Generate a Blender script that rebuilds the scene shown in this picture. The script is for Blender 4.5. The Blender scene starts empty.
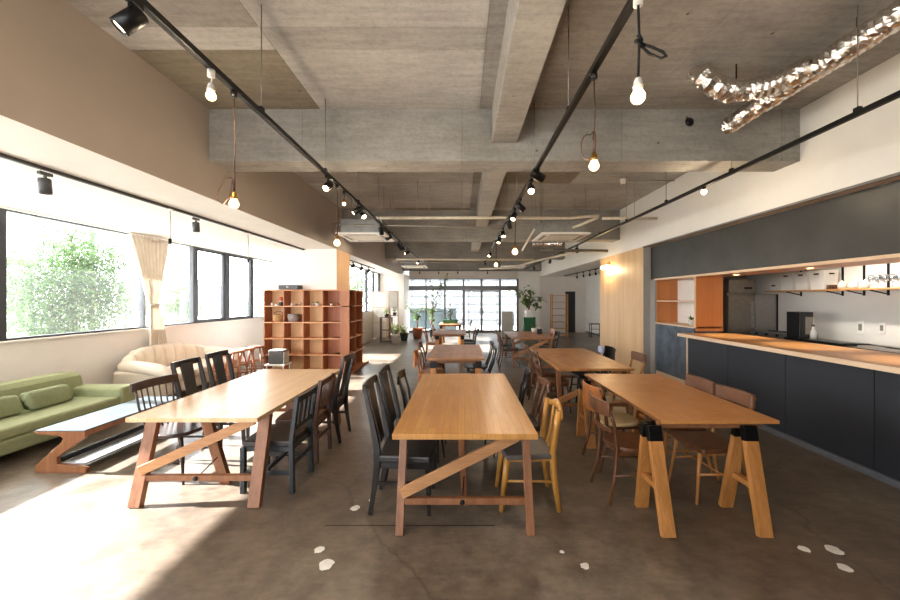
import bpy, bmesh, math, random
from mathutils import Vector, Matrix
PI = math.pi
C = bpy.context.scene.collection
SC = bpy.context.scene
F = 362.0; CX = 462.0; CY = 299.0; H0 = 1.65

# ------------------------------------------------------------------ camera, world, sun, exposure
cd = bpy.data.cameras.new('camera'); cam = bpy.data.objects.new('camera', cd); C.objects.link(cam)
cam.location = (0, 0, H0); cam.rotation_euler = (PI/2, 0, 0)
cd.sensor_fit = 'HORIZONTAL'; cd.sensor_width = 36.0; cd.lens = 36.0*F/900.0
cd.shift_x = -(CX-450)/900.0; cd.shift_y = (CY-300)/900.0
cd.clip_start = 0.05; cd.clip_end = 300
SC.camera = cam
w = bpy.data.worlds.new('sky'); SC.world = w; w.use_nodes = True
bgn = w.node_tree.nodes['Background']
bgn.inputs['Color'].default_value = (0.91, 0.955, 1.0, 1); bgn.inputs['Strength'].default_value = 8.0
sun_d = Vector((1.88, -0.10, -1.0)).normalized()
sl = bpy.data.lights.new('sun', 'SUN'); sl.energy = 42.0; sl.angle = math.radians(0.6); sl.color = (0.98, 0.99, 1.0)
so = bpy.data.objects.new('sun', sl); C.objects.link(so)
so.rotation_euler = sun_d.to_track_quat('-Z', 'Y').to_euler(); so.location = (-12, 4, 9)
def portal(loc, rot, sx, sy):
    a = bpy.data.lights.new('window_portal', 'AREA'); a.shape = 'RECTANGLE'; a.size = sx; a.size_y = sy
    a.cycles.is_portal = True
    o = bpy.data.objects.new('window_portal', a); C.objects.link(o); o.location = loc; o.rotation_euler = rot
portal((-5.66, 3.8, 1.95), (0, -PI/2, 0), 1.66, 14.4)
portal((0.0, 17.7, 1.3), (-PI/2, 0, 0), 5.4, 2.6)
portal((-3.0, -3.45, 1.55), (PI/2, 0, 0), 4.0, 2.5)  # sky portal for the added window behind the camera
SC.view_settings.view_transform = 'Standard'; SC.view_settings.look = 'None'
SC.view_settings.exposure = 0.70; SC.view_settings.gamma = 1.0; SC.view_settings.use_curve_mapping = False
SC.cycles.use_denoising = True
SC.cycles.max_bounces = 10; SC.cycles.diffuse_bounces = 6; SC.cycles.transparent_max_bounces = 12
SC.cycles.sample_clamp_indirect = 8.0; SC.cycles.caustics_reflective = False; SC.cycles.caustics_refractive = False

# ------------------------------------------------------------------ materials
MATS = {}
def srgb(h):
    if isinstance(h, str):
        v = [int(h[i:i+2], 16)/255 for i in (0, 2, 4)]
        return tuple((c/12.92 if c <= .04045 else ((c+.055)/1.055)**2.4) for c in v) + (1,)
    return tuple(h) + (1,) if len(h) == 3 else h
def newmat(name):
    m = bpy.data.materials.new(name); m.use_nodes = True; nt = m.node_tree
    return m, nt, nt.nodes, nt.links, nt.nodes['Principled BSDF']
def mixrgb(N, L, fac, a, b, mode='MIX'):
    x = N.new('ShaderNodeMix'); x.data_type = 'RGBA'; x.blend_type = mode
    if isinstance(fac, (int, float)): x.inputs[0].default_value = fac
    else: L.new(fac, x.inputs[0])
    for s, v in ((6, a), (7, b)):
        if isinstance(v, tuple): x.inputs[s].default_value = v
        else: L.new(v, x.inputs[s])
    return x.outputs[2]
def coords(N, L, scale=(1, 1, 1), rot=(0, 0, 0)):
    tc = N.new('ShaderNodeTexCoord'); mp = N.new('ShaderNodeMapping')
    mp.inputs['Scale'].default_value = scale; mp.inputs['Rotation'].default_value = rot
    L.new(tc.outputs['Object'], mp.inputs['Vector']); return mp.outputs['Vector']
def noise(N, L, vec, scale, detail=4, rough=.55):
    n = N.new('ShaderNodeTexNoise'); n.inputs['Scale'].default_value = scale; n.inputs['Detail'].default_value = detail
    n.inputs['Roughness'].default_value = rough; L.new(vec, n.inputs['Vector']); return n.outputs['Fac']
def ramp(N, L, fac, stops):
    r = N.new('ShaderNodeValToRGB'); L.new(fac, r.inputs['Fac'])
    e = r.color_ramp.elements
    while len(e) < len(stops): e.new(0.5)
    for i, (p, c) in enumerate(stops): e[i].position = p; e[i].color = c
    return r.outputs['Color']
def g(v): return (v, v, v, 1)
def bump(N, L, b, h, strength, dist=.01):
    n = N.new('ShaderNodeBump'); n.inputs['Strength'].default_value = strength; n.inputs['Distance'].default_value = dist
    L.new(h, n.inputs['Height']); L.new(n.outputs['Normal'], b.inputs['Normal'])
def plain(name, col, rough=.5, metal=0, var=.12, scale=14, bmp=0, spec=None):
    if name in MATS: return MATS[name]
    m, nt, N, L, b = newmat(name); c = srgb(col)
    v = coords(N, L); n = noise(N, L, v, scale)
    dk = tuple(x*(1-var) for x in c[:3])+(1,); lt = tuple(min(1, x*(1+var)) for x in c[:3])+(1,)
    L.new(ramp(N, L, n, [(.3, dk), (.7, lt)]), b.inputs['Base Color'])
    b.inputs['Roughness'].default_value = rough; b.inputs['Metallic'].default_value = metal
    if spec is not None: b.inputs['Specular IOR Level'].default_value = spec
    if bmp: bump(N, L, b, noise(N, L, v, scale*4), bmp)
    MATS[name] = m; return m
def wood(name, c1, c2, axis='Y', rough=.4, scale=1.0, fine=.35):
    if name in MATS: return MATS[name]
    m, nt, N, L, b = newmat(name)
    s = [9*scale]*3; s['XYZ'.index(axis)] = .8*scale
    v = coords(N, L, tuple(s)); n = noise(N, L, v, 1.4, 5, .6)
    col = ramp(N, L, n, [(.3, srgb(c2)), (.62, srgb(c1))])
    s2 = [70*scale]*3; s2['XYZ'.index(axis)] = 2*scale
    n2 = noise(N, L, coords(N, L, tuple(s2)), 1.0, 3)
    col = mixrgb(N, L, fine, col, ramp(N, L, n2, [(.35, g(.55)), (.6, g(1))]), 'MULTIPLY')
    L.new(col, b.inputs['Base Color']); b.inputs['Roughness'].default_value = rough
    bump(N, L, b, n2, .08, .002); MATS[name] = m; return m
def staves(name, c1, c2, rough=.3, row=.05, length=.9, gap=.0007, rotz=PI/2, spots=None):
    m, nt, N, L, b = newmat(name)
    v = coords(N, L, (1, 1, 1), (0, 0, rotz))
    br = N.new('ShaderNodeTexBrick'); L.new(v, br.inputs['Vector'])
    br.inputs['Scale'].default_value = 1; br.inputs['Brick Width'].default_value = length; br.inputs['Row Height'].default_value = row
    br.inputs['Mortar Size'].default_value = gap; br.offset = .37; br.squash = 1
    br.inputs['Color1'].default_value = srgb(c1); br.inputs['Color2'].default_value = srgb(c2)
    br.inputs['Mortar'].default_value = tuple(x*.45 for x in srgb(c2)[:3])+(1,)
    n = noise(N, L, coords(N, L, (45, 2.2, 45)), 1.2, 5, .6)
    col = mixrgb(N, L, .45, br.outputs['Color'], ramp(N, L, n, [(.3, g(.62)), (.62, g(1))]), 'MULTIPLY')
    if spots:
        s = noise(N, L, coords(N, L, (3, 9, 3), (0, 0, .7)), 2.2, 6, .7)
        col = mixrgb(N, L, ramp(N, L, s, [(.62, g(0)), (.70, g(.55))]), col, srgb(spots))
    L.new(col, b.inputs['Base Color'])
    n3 = noise(N, L, coords(N, L), 6, 3)
    L.new(ramp(N, L, n3, [(.3, g(max(.29, rough*.95))), (.7, g(rough*1.3))]), b.inputs['Roughness'])
    MATS[name] = m; return m
def concrete(name, c1, c2, rough=.85, joints=None, rot=(0, 0, 0), pits=True, grain=1.0):
    m, nt, N, L, b = newmat(name)
    v = coords(N, L, (1, 1, 1), rot)
    n = noise(N, L, v, .9*grain, 9, .62)
    col = ramp(N, L, n, [(.32, srgb(c2)), (.66, srgb(c1))])
    n2 = noise(N, L, coords(N, L, (1.2, 9, 9)), 2.0, 6, .65)
    col = mixrgb(N, L, .42, col, ramp(N, L, n2, [(.38, g(.6)), (.60, g(1.0))]), 'MULTIPLY')
    n4 = noise(N, L, v, 22, 6, .7)
    col = mixrgb(N, L, .35, col, ramp(N, L, n4, [(.38, g(.6)), (.54, g(1.0))]), 'MULTIPLY')
    if joints:
        br = N.new('ShaderNodeTexBrick'); L.new(v, br.inputs['Vector']); br.offset = 0
        br.inputs['Scale'].default_value = 1; br.inputs['Brick Width'].default_value = joints[0]; br.inputs['Row Height'].default_value = joints[1]
        br.inputs['Mortar Size'].default_value = .004; br.inputs['Color1'].default_value = g(1); br.inputs['Color2'].default_value = g(.8); br.inputs['Mortar'].default_value = g(.5)
        col = mixrgb(N, L, .8, col, br.outputs['Color'], 'MULTIPLY')
    if pits:
        vo = N.new('ShaderNodeTexVoronoi'); vo.inputs['Scale'].default_value = 3.2; L.new(v, vo.inputs['Vector'])
        col = mixrgb(N, L, 1.0, col, ramp(N, L, vo.outputs['Distance'], [(.035, g(.35)), (.055, g(1))]), 'MULTIPLY')
    L.new(col, b.inputs['Base Color']); b.inputs['Roughness'].default_value = rough
    bump(N, L, b, n4, .12, .004); return m
def emit(name, col, strength):
    if name in MATS: return MATS[name]
    m = bpy.data.materials.new(name); m.use_nodes = True; N = m.node_tree.nodes; N.clear()
    e = N.new('ShaderNodeEmission'); o = N.new('ShaderNodeOutputMaterial'); e.inputs[0].default_value = srgb(col); e.inputs[1].default_value = strength
    m.node_tree.links.new(e.outputs[0], o.inputs[0]); MATS[name] = m; return m
def glass(name, tint=(1, 1, 1), refl=.035, haze=0):
    m = bpy.data.materials.new(name); m.use_nodes = True; N = m.node_tree.nodes; L = m.node_tree.links; N.clear()
    t = N.new('ShaderNodeBsdfTransparent'); t.inputs[0].default_value = tuple(tint)+(1,)
    gl = N.new('ShaderNodeBsdfGlossy'); gl.inputs['Roughness'].default_value = .02
    mx = N.new('ShaderNodeMixShader'); mx.inputs[0].default_value = refl
    o = N.new('ShaderNodeOutputMaterial'); L.new(t.outputs[0], mx.inputs[1]); L.new(gl.outputs[0], mx.inputs[2]); 
    out = mx.outputs[0]
    if haze:  # white translucency mixed in to imitate a bright haze over the view
        tr = N.new('ShaderNodeBsdfTranslucent'); tr.inputs[0].default_value = (1, 1, 1, 1); m2 = N.new('ShaderNodeMixShader'); m2.inputs[0].default_value = haze
        L.new(out, m2.inputs[1]); L.new(tr.outputs[0], m2.inputs[2]); out = m2.outputs[0]
    L.new(out, o.inputs[0]); return m
def floor_mat():
    m, nt, N, L, b = newmat('polished_concrete')
    v = coords(N, L); n = noise(N, L, v, .55, 10, .65)
    col = ramp(N, L, n, [(.30, srgb('5A4D41')), (.50, srgb('766859')), (.70, srgb('958979'))])
    n2 = noise(N, L, coords(N, L, (1, 1, 1), (0, 0, .6)), 5.5, 9, .7)
    col = mixrgb(N, L, .62, col, ramp(N, L, n2, [(.38, g(.42)), (.60, g(1.0))]), 'MULTIPLY')
    n5 = noise(N, L, coords(N, L, (2.2, 9, 1), (0, 0, -.5)), 3.0, 8, .7)
    col = mixrgb(N, L, .45, col, ramp(N, L, n5, [(.38, g(.55)), (.60, g(1.0))]), 'MULTIPLY')
    # hairline cracks and old joint lines
    nd = N.new('ShaderNodeTexNoise'); nd.inputs['Scale'].default_value = 2.2; nd.inputs['Detail'].default_value = 5; L.new(v, nd.inputs['Vector'])
    vm = N.new('ShaderNodeVectorMath'); vm.operation = 'MULTIPLY_ADD'; L.new(nd.outputs['Color'], vm.inputs[0]); vm.inputs[1].default_value = (.5, .5, .5); L.new(v, vm.inputs[2])
    vo = N.new('ShaderNodeTexVoronoi'); vo.feature = 'DISTANCE_TO_EDGE'; vo.inputs['Scale'].default_value = .38; L.new(vm.outputs[0], vo.inputs['Vector'])
    col = mixrgb(N, L, .8, col, ramp(N, L, vo.outputs['Distance'], [(.0, g(.55)), (.006, g(1))]), 'MULTIPLY')
    L.new(col, b.inputs['Base Color'])
    n3 = noise(N, L, v, 2.2, 7, .65)
    L.new(ramp(N, L, n3, [(.3, g(.285)), (.7, g(.38))]), b.inputs['Roughness'])
    bump(N, L, b, noise(N, L, v, 9, 6), .05, .004); return m
def tinted_painted(name, col, rough=.7): return plain(name, col, rough, var=.03, scale=3, bmp=.03)

M = dict(
 floor=floor_mat(),
 conc=concrete('concrete_grey', 'BEBBB6', 'A19F9A'), conc_lt=concrete('concrete_light', 'CAC8C4', 'B0AEAA'),
 conc_dk=concrete('concrete_brown', '98907F', '7E7566'), conc_md=concrete('concrete_mid', 'B1ADA7', '938F89'),
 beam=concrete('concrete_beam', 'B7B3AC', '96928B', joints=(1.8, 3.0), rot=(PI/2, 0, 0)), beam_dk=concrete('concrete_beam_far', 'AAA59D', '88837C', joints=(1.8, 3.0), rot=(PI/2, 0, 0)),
 beam_l=concrete('concrete_beam_long', 'B8B4AD', '99958E', joints=None),
 white=tinted_painted('white_paint', 'E6E2DC'), baywall=tinted_painted('bay_wall_paint', 'E2DEDA'), offwhite=tinted_painted('offwhite_paint', 'E2DED7'), tan=tinted_painted('tan_paint', 'A79C92', .6),
 beige=tinted_painted('beige_wall', 'D0C8C0'), grey=tinted_painted('grey_paint', '9B9690'),
 plate=wood('plywood_birch', 'DDB88A', 'CFA472', 'Z', .45, .35, .15), plate_col=wood('plywood_column', 'D9B389', 'CBA074', 'Z', .5, .4, .15),
 frame=plain('window_frame_dark', '34383F', .4), glass=glass('window_glass', haze=.006), chalk=plain('blackboard_steel', '3A3936', .42, .0, .25, 2.5),
 navy=plain('navy_panel', '1E2027', .6, 0, .12, 3), slate=plain('chalky_slate', '454E58', .6, 0, .5, 5),
 oakedge=wood('counter_wood', 'D7A46B', 'C48F58', 'Y', .3, .5, .15), paleedge=wood('pale_edge', 'E3C6A6', 'D9B892', 'Y', .45, .5, .1),
 orange=wood('lauan_orange', 'BE7A42', 'B06C36', 'Z', .45, .35, .15),
 shelfw=wood('shelf_edge_wood', 'D49A6C', 'C28353', 'X', .5, .6, .2), shelfback=wood('shelf_back_board', 'EBC292', 'DFB27C', 'Z', .5, .35, .15), shelfdark=wood('shelf_side_wood', 'AE6F48', '965838', 'Z', .5, .5, .25),
 top_a=staves('tabletop_oak', 'C79253', 'B98347', .26, .052), top_l=staves('tabletop_lightened_oak', 'DFBE98', 'D0AB80', .24, .07, 1.2),  # left table's oak is lightened to imitate the window's reflection
 top_r=staves('tabletop_scratched', 'BE8348', 'A96E38', .3, .43, 4.0, .0003, PI/2, 'D9A874'),
 top_d=staves('tabletop_brown', 'AE7B52', '9A6942', .3, .06), top_r2=staves('tabletop_honey', 'BB8650', 'A97340', .3, .06),
 leg=wood('leg_wood_brown', '91603E', '74482A', 'Z', .5, 1), leg_l=wood('brace_wood', 'BD8A5C', 'A37148', 'X', .5, 1), leg_o=wood('sawhorse_wood', 'BB8046', 'A0682F', 'Z', .5, 1),
 brk=plain('bracket_black', '141414', .35, .6), metal_b=plain('black_metal', '181716', .4, .5), steel=plain('brushed_steel', 'A5A39F', .32, .7, .08), steel_dk=plain('dark_steel', '8C847A', .38, .55),
 blackw=wood('black_chair_wood', '1F1816', '120E0D', 'Z', .3, 1), bluew=wood('blue_black_paint', '262B30', '1A2025', 'Z', .4, 1, .15), brownw=wood('dark_brown_wood', '5A3B2C', '40281E', 'Z', .38, 1),
 windw=wood('windsor_dark', '3D2A24', '2A1B17', 'Z', .3, 1), gold=wood('golden_beech', 'C08A42', 'A36F2C', 'Z', .3, 1), walnut=wood('walnut_wood', '6B4229', '4E301A', 'Z', .35, 1), amber=wood('amber_ply', 'B4703A', '98572A', 'Z', .35, 1),
 leather=plain('black_leather', '211C1A', .42, 0, .2, 9, .1), leather_br=plain('brown_leather', '5E3C26', .5, 0, .18, 8, .1), cream_seat=plain('cream_seat', 'CDB07E', .6), greyseat=plain('grey_vinyl_seat', '5A534F', .45),
 green=plain('green_fabric', '878C68', .9, 0, .08, 30, .15), greenp=plain('green_cushion_fabric', '7A8160', .9, 0, .1, 30, .15), cream=plain('cream_leather', 'D8CCBB', .42, 0, .06, 6, .05),
 curtain=None, rope=plain('black_rope', '161412', .8), cord=plain('brown_cord', '3A241A', .7), brass=plain('brass', 'A9803F', .3, 1),
 bulb=emit('bulb_glow', 'FFC98E', 10), spotl=emit('spot_lens_glow', 'FFD09A', 20), bulb_s=emit('sconce_glow', 'FFDCA4', 14), down=emit('downlight_glow', 'FFD9A0', 20),
 foil=None, whitep=plain('white_plastic', 'E8E4DC', .4, 0, .03), pipe=plain('pipe_cream', 'C4B9A5', .5), pipe_g=plain('conduit_grey', '8C867C', .45, .4),
 blackp=plain('black_plastic', '1C1C1D', .4), blacka=plain('black_lacquer', '26252A', .4), leafg=None, terra=plain('terracotta', '9A5A3C', .8), potb=plain('dark_pot', '2E3030', .5), greenbox=plain('green_box', '1F5A3A', .55),
 bark=plain('bark', '6A5240', .9, 0, .3), wicker=wood('wicker', 'B98E60', '8F6840', 'X', .8, 3, .7), basket_g=plain('grey_basket', '8A7F7C', .9, 0, .25, 40, .3), ceramic=plain('white_ceramic', 'DAD6CF', .25, 0, .03),
 glassw=glass('clear_glassware', (.9, .93, .95), .25), stool=wood('stool_wood', 'A4623A', '874A28', 'Z', .45, 1), bluetop=None, grd=plain('outside_paving', 'B9B5AC', .9), bldg=plain('pale_render', '6E6E70', .9), bldg_g=plain('grey_wall', '4A5C61', .8),
 red=plain('red_plastic', 'C8572E', .5), paint=plain('white_floor_paint', 'D8D4CC', .6), crack=plain('joint_line', '3A322A', .8), mirror=plain('mirror', 'E8E8E8', .05, 1, 0), greyb=plain('grey_board', 'A9A59C', .6))
def leafmat(name, a, b_, tr=.35):
    m, nt, N, L, b = newmat(name)
    v = coords(N, L); n = noise(N, L, v, 7, 2)
    c = ramp(N, L, n, [(.35, srgb(a)), (.65, srgb(b_))]); L.new(c, b.inputs['Base Color']); b.inputs['Roughness'].default_value = .5
    t = N.new('ShaderNodeBsdfTranslucent'); L.new(c, t.inputs[0]); mx = N.new('ShaderNodeMixShader'); mx.inputs[0].default_value = tr
    L.new(b.outputs[0], mx.inputs[1]); L.new(t.outputs[0], mx.inputs[2]); L.new(mx.outputs[0], nt.nodes['Material Output'].inputs[0]); return m
M['leafg'] = leafmat('leaf_green', '47602F', '7C9048'); M['leaft'] = leafmat('tree_leaves', '35502F', '64834C', .4)
M['curtain'] = leafmat('linen_curtain', 'D6CBBB', 'DED4C5', .06)
def foilmat():
    m, nt, N, L, b = newmat('duct_foil'); v = coords(N, L, (9, 3, 9)); n = noise(N, L, v, 3.5, 7, .7)
    L.new(ramp(N, L, n, [(.3, srgb('CFC8BF')), (.7, srgb('F2EEE8'))]), b.inputs['Base Color']); b.inputs['Metallic'].default_value = 1; b.inputs['Roughness'].default_value = .2
    bump(N, L, b, n, .25, .02); return m
M['foil'] = foilmat()
def bluetopmat():
    m, nt, N, L, b = newmat('worn_blue_tile_top'); v = coords(N, L)
    br = N.new('ShaderNodeTexBrick'); L.new(v, br.inputs['Vector']); br.offset = 0
    br.inputs['Scale'].default_value = 1; br.inputs['Brick Width'].default_value = .22; br.inputs['Row Height'].default_value = .3; br.inputs['Mortar Size'].default_value = .002
    br.inputs['Color1'].default_value = srgb('34424A'); br.inputs['Color2'].default_value = srgb('222E35'); br.inputs['Mortar'].default_value = srgb('485258')
    n = noise(N, L, v, 9, 6)
    L.new(mixrgb(N, L, .6, br.outputs['Color'], ramp(N, L, n, [(.3, srgb('28343A')), (.7, srgb('565F62'))])), b.inputs['Base Color']); b.inputs['Roughness'].default_value = .45; b.inputs['Specular IOR Level'].default_value = .25; return m
M['bluetop'] = bluetopmat()

# ------------------------------------------------------------------ mesh helpers
def V(*a): return Vector(a)
class MB:
    def __init__(s): s.bm = bmesh.new(); s.mi = 0
    def _faces(s, fs, smooth=False):
        for f in fs: f.material_index = s.mi; f.smooth = smooth
    def box(s, x0, x1, y0, y1, z0, z1):
        v = [s.bm.verts.new((x, y, z)) for x in (x0, x1) for y in (y0, y1) for z in (z0, z1)]
        q = [(0, 1, 3, 2), (4, 6, 7, 5), (0, 4, 5, 1), (2, 3, 7, 6), (0, 2, 6, 4), (1, 5, 7, 3)]
        s._faces([s.bm.faces.new([v[i] for i in f]) for f in q]); return s
    def sweep(s, pts, ru, rv=None, n=4, ref=(0, 1, 0), smooth=None, caps=True, closed=False):
        """tube along pts; half sizes ru along ref-like side, rv along the other; n==4 gives a square section"""
        pts = [Vector(p) for p in pts]; k = len(pts)
        ru = ru if isinstance(ru, (list, tuple)) else [ru]*k
        rv = ru if rv is None else (rv if isinstance(rv, (list, tuple)) else [rv]*k)
        ref = Vector(ref); rings = []
        for i, p in enumerate(pts):
            if closed: d = pts[(i+1) % k]-pts[i-1]
            else: d = pts[min(i+1, k-1)]-pts[max(i-1, 0)]
            d.normalize(); u = ref - ref.dot(d)*d
            if u.length < 1e-3: u = Vector((1, 0, 0)) - d.x*d
            if u.length < 1e-3: u = Vector((0, 0, 1)) - d.z*d
            u.normalize(); v = d.cross(u); ring = []
            for j in range(n):
                if n == 4: a, b = [(1, 1), (-1, 1), (-1, -1), (1, -1)][j]
                else: t = 2*PI*j/n; a, b = math.cos(t), math.sin(t)
                ring.append(s.bm.verts.new(p + u*a*ru[i] + v*b*rv[i]))
            rings.append(ring)
        fs = []; rng = range(k) if closed else range(k-1)
        for i in rng:
            A, B = rings[i], rings[(i+1) % k]
            for j in range(n): fs.append(s.bm.faces.new((A[j], A[(j+1) % n], B[(j+1) % n], B[j])))
        s._faces(fs, (n > 4) if smooth is None else smooth)
        if caps and not closed: s._faces([s.bm.faces.new(rings[0][::-1]), s.bm.faces.new(rings[-1])])
        return s
    def bar(s, a, b, wu, wv, ref=(0, 1, 0)): return s.sweep([a, b], wu/2, wv/2, 4, ref)
    def lathe(s, prof, n=24, o=(0, 0, 0), rot=None, smooth=True):
        o = Vector(o); R = rot or Matrix.Identity(3); rings = []
        for r, z in prof:
            if r < 1e-5: rings.append([s.bm.verts.new(o + R @ Vector((0, 0, z)))])
            else: rings.append([s.bm.verts.new(o + R @ Vector((r*math.cos(2*PI*j/n), r*math.sin(2*PI*j/n), z))) for j in range(n)])
        fs = []
        for A, B in zip(rings, rings[1:]):
            for j in range(n):
                k = (j+1) % n
                if len(A) == 1 and len(B) > 1: fs.append(s.bm.faces.new((A[0], B[k], B[j])))
                elif len(B) == 1 and len(A) > 1: fs.append(s.bm.faces.new((A[j], A[k], B[0])))
                elif len(A) > 1: fs.append(s.bm.faces.new((A[j], A[k], B[k], B[j])))
        s._faces(fs, smooth); return s
    def prism(s, poly, a0, a1, axis='Y'):
        """extrude a 2D polygon along axis; poly coords are the other two axes in XYZ order"""
        def P(p, a):
            return {'X': (a, p[0], p[1]), 'Y': (p[0], a, p[1]), 'Z': (p[0], p[1], a)}[axis]
        A = [s.bm.verts.new(P(p, a0)) for p in poly]; B = [s.bm.verts.new(P(p, a1)) for p in poly]; k = len(poly)
        fs = [s.bm.faces.new(A), s.bm.faces.new(B[::-1])] + [s.bm.faces.new((A[i], B[i], B[(i+1) % k], A[(i+1) % k])) for i in range(k)]
        s._faces(fs); return s
    def grid(s, fn, nu, nv, smooth=True, closeu=False):
        vs = [[s.bm.verts.new(fn(i/nu, j/nv)) for j in range(nv+1)] for i in range(nu if closeu else nu+1)]
        fs = []; U = len(vs)
        for i in range(nu):
            for j in range(nv): fs.append(s.bm.faces.new((vs[i][j], vs[(i+1) % U][j], vs[(i+1) % U][j+1], vs[i][j+1])))
        s._faces(fs, smooth); return s
    def leaf(s, p, d, up, L, W):
        d = d.normalized(); sd = d.cross(up)
        if sd.length < 1e-3: sd = d.cross(Vector((1, 0, 0)))
        sd.normalize(); nn = sd.cross(d)
        a = s.bm.verts.new(p); b = s.bm.verts.new(p+d*L*.45+sd*W/2+nn*W*.15); c = s.bm.verts.new(p+d*L-nn*L*.12); e = s.bm.verts.new(p+d*L*.45-sd*W/2+nn*W*.15); m = s.bm.verts.new(p+d*L*.5)
        s._faces([s.bm.faces.new((a, b, m)), s.bm.faces.new((b, c, m)), s.bm.faces.new((c, e, m)), s.bm.faces.new((e, a, m))]); return s
def obj(name, mb, mats, parent=None, bev=0, seg=2, sub=0, fixn=True):
    me = bpy.data.meshes.new(name)
    if fixn: bmesh.ops.recalc_face_normals(mb.bm, faces=mb.bm.faces)
    mb.bm.to_mesh(me); mb.bm.free()
    for m in (mats if isinstance(mats, (list, tuple)) else [mats]): me.materials.append(m)
    o = bpy.data.objects.new(name, me); C.objects.link(o); o.parent = parent
    if bev:
        b = o.modifiers.new('edge', 'BEVEL'); b.width = bev; b.segments = seg; b.limit_method = 'ANGLE'; b.angle_limit = math.radians(40)
    if sub:
        q = o.modifiers.new('soft', 'SUBSURF'); q.levels = sub; q.render_levels = sub
    return o
def tag(o, label=None, cat=None, group=None, kind=None):
    if label: o['label'] = label
    if cat: o['category'] = cat
    if group: o['group'] = group
    if kind: o['kind'] = kind
    return o
def thing(name, label, cat, loc=(0, 0, 0), rz=0, group=None):
    o = bpy.data.objects.new(name, None); C.objects.link(o); o.location = loc; o.rotation_euler = (0, 0, rz); o.empty_display_size = .1
    return tag(o, label, cat, group)
def copy_tree(o, parent=None):
    c = o.copy(); C.objects.link(c)
    if parent is not None: c.parent = parent
    for ch in list(o.children): copy_tree(ch, c)
    return c
def place(proto, used, loc, rz, label, group=None):
    """first call moves the prototype itself, later calls copy it"""
    if used.get(proto.name): o = copy_tree(proto)
    else: o = proto
    used[proto.name] = True
    o.location = loc; o.rotation_euler = (0, 0, rz); o['label'] = label
    if group: o['group'] = group
    elif 'group' in o: del o['group']
    return o
USED = {}
def struct(name, mb, mats, label=None, parent=None, bev=0):
    o = obj(name, mb, mats, parent, bev)
    if parent is None: o['kind'] = 'structure'; o['label'] = label or name.replace('_', ' '); o['category'] = name.split('_')[0]
    return o
def px(x, y, Y): return Vector(((x-CX)/F*Y, Y, H0-(y-CY)/F*Y))

# ------------------------------------------------------------------ room shell
YF, YB = -3.5, 17.8
struct('floor', MB().box(-6.0, 6.3, YF-.2, 19.4, -.2, 0), M['floor'], 'polished brown-grey concrete floor with stains')
# ceiling slab in formwork panels
mb = MB(); mats = [M['conc'], M['conc_lt'], M['conc_dk'], M['conc_md']]
xs = [-6.0, -1.6, .2, 2.0, 6.3]; ys = [-3.7, 1.05, 2.85, 3.11, 4.9, 6.7, 8.5, 10.3, 12.1, 13.9, 15.7, 18.0]
tint = {(0, 0): 0, (1, 0): 1, (2, 0): 0, (3, 0): 3, (0, 1): 3, (1, 1): 1, (2, 1): 3, (3, 1): 3, (0, 2): 1, (1, 2): 0, (2, 2): 3, (3, 2): 3, (0, 3): 2, (1, 3): 1, (2, 3): 3, (3, 3): 3}
for i in range(4):
    for j in range(len(ys)-1):
        mb.mi = tint.get((i, j), [0, 3, 0, 2, 3][(i*2+j) % 5]); e = .002
        mb.box(xs[i]+e, xs[i+1]-e, ys[j]+e, ys[j+1]-e, 3.79, 3.99)
mb.mi = 2; mb.box(-6.0, 6.3, -3.7, 18.0, 3.80, 4.0)
struct('ceiling', mb, mats, 'bare board-marked concrete ceiling slab')
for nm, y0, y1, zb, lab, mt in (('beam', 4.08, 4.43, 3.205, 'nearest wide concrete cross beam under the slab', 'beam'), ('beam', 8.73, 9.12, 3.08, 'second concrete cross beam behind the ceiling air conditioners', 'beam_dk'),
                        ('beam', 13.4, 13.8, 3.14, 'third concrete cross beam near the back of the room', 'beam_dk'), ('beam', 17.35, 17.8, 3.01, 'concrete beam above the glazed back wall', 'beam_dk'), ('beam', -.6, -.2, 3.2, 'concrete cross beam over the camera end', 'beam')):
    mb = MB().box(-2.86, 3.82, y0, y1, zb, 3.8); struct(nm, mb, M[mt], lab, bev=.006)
segs = [(YF, -.6), (-.2, 4.08), (4.43, 8.73), (9.12, 13.4)]
labs = ['behind the camera end beam', 'over the nearest tables', 'in the middle bay', 'in the far bay']
for (a, b), l in zip(segs, labs):
    struct('beam', MB().box(.334, .617, a, b, 3.408, 3.8), M['beam_l'], 'long concrete joist running front to back '+l, bev=.006)
# hole sleeve marks in nearest beam
hl = MB()
for X, Z in ((2.563, 3.645),):
    hl.lathe([(0, 0), (.05, 0), (.05, .03), (0, .03)], 20, (X, 4.077, Z), Matrix.Rotation(-PI/2, 3, 'X'))
tag(obj('pipe_sleeve', hl, M['metal_b']), 'dark round pipe sleeve hole in the nearest concrete beam', 'hole')
# left bulkhead over the window bay
mb = MB(); mb.box(-6.1, -2.85, YF, 11.2, 2.787, 3.80); mb.box(-3.9, -2.85, 11.2, 17.8, 2.787, 3.80)
mb.bm.faces.ensure_lookup_table()
for f in mb.bm.faces:
    c = f.calc_center_median(); f.material_index = 1 if (c.x > -2.86) else 0
struct('wall_bulkhead_left', mb, [M['white'], M['tan']], 'brown painted drop wall above the window bay')
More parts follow.
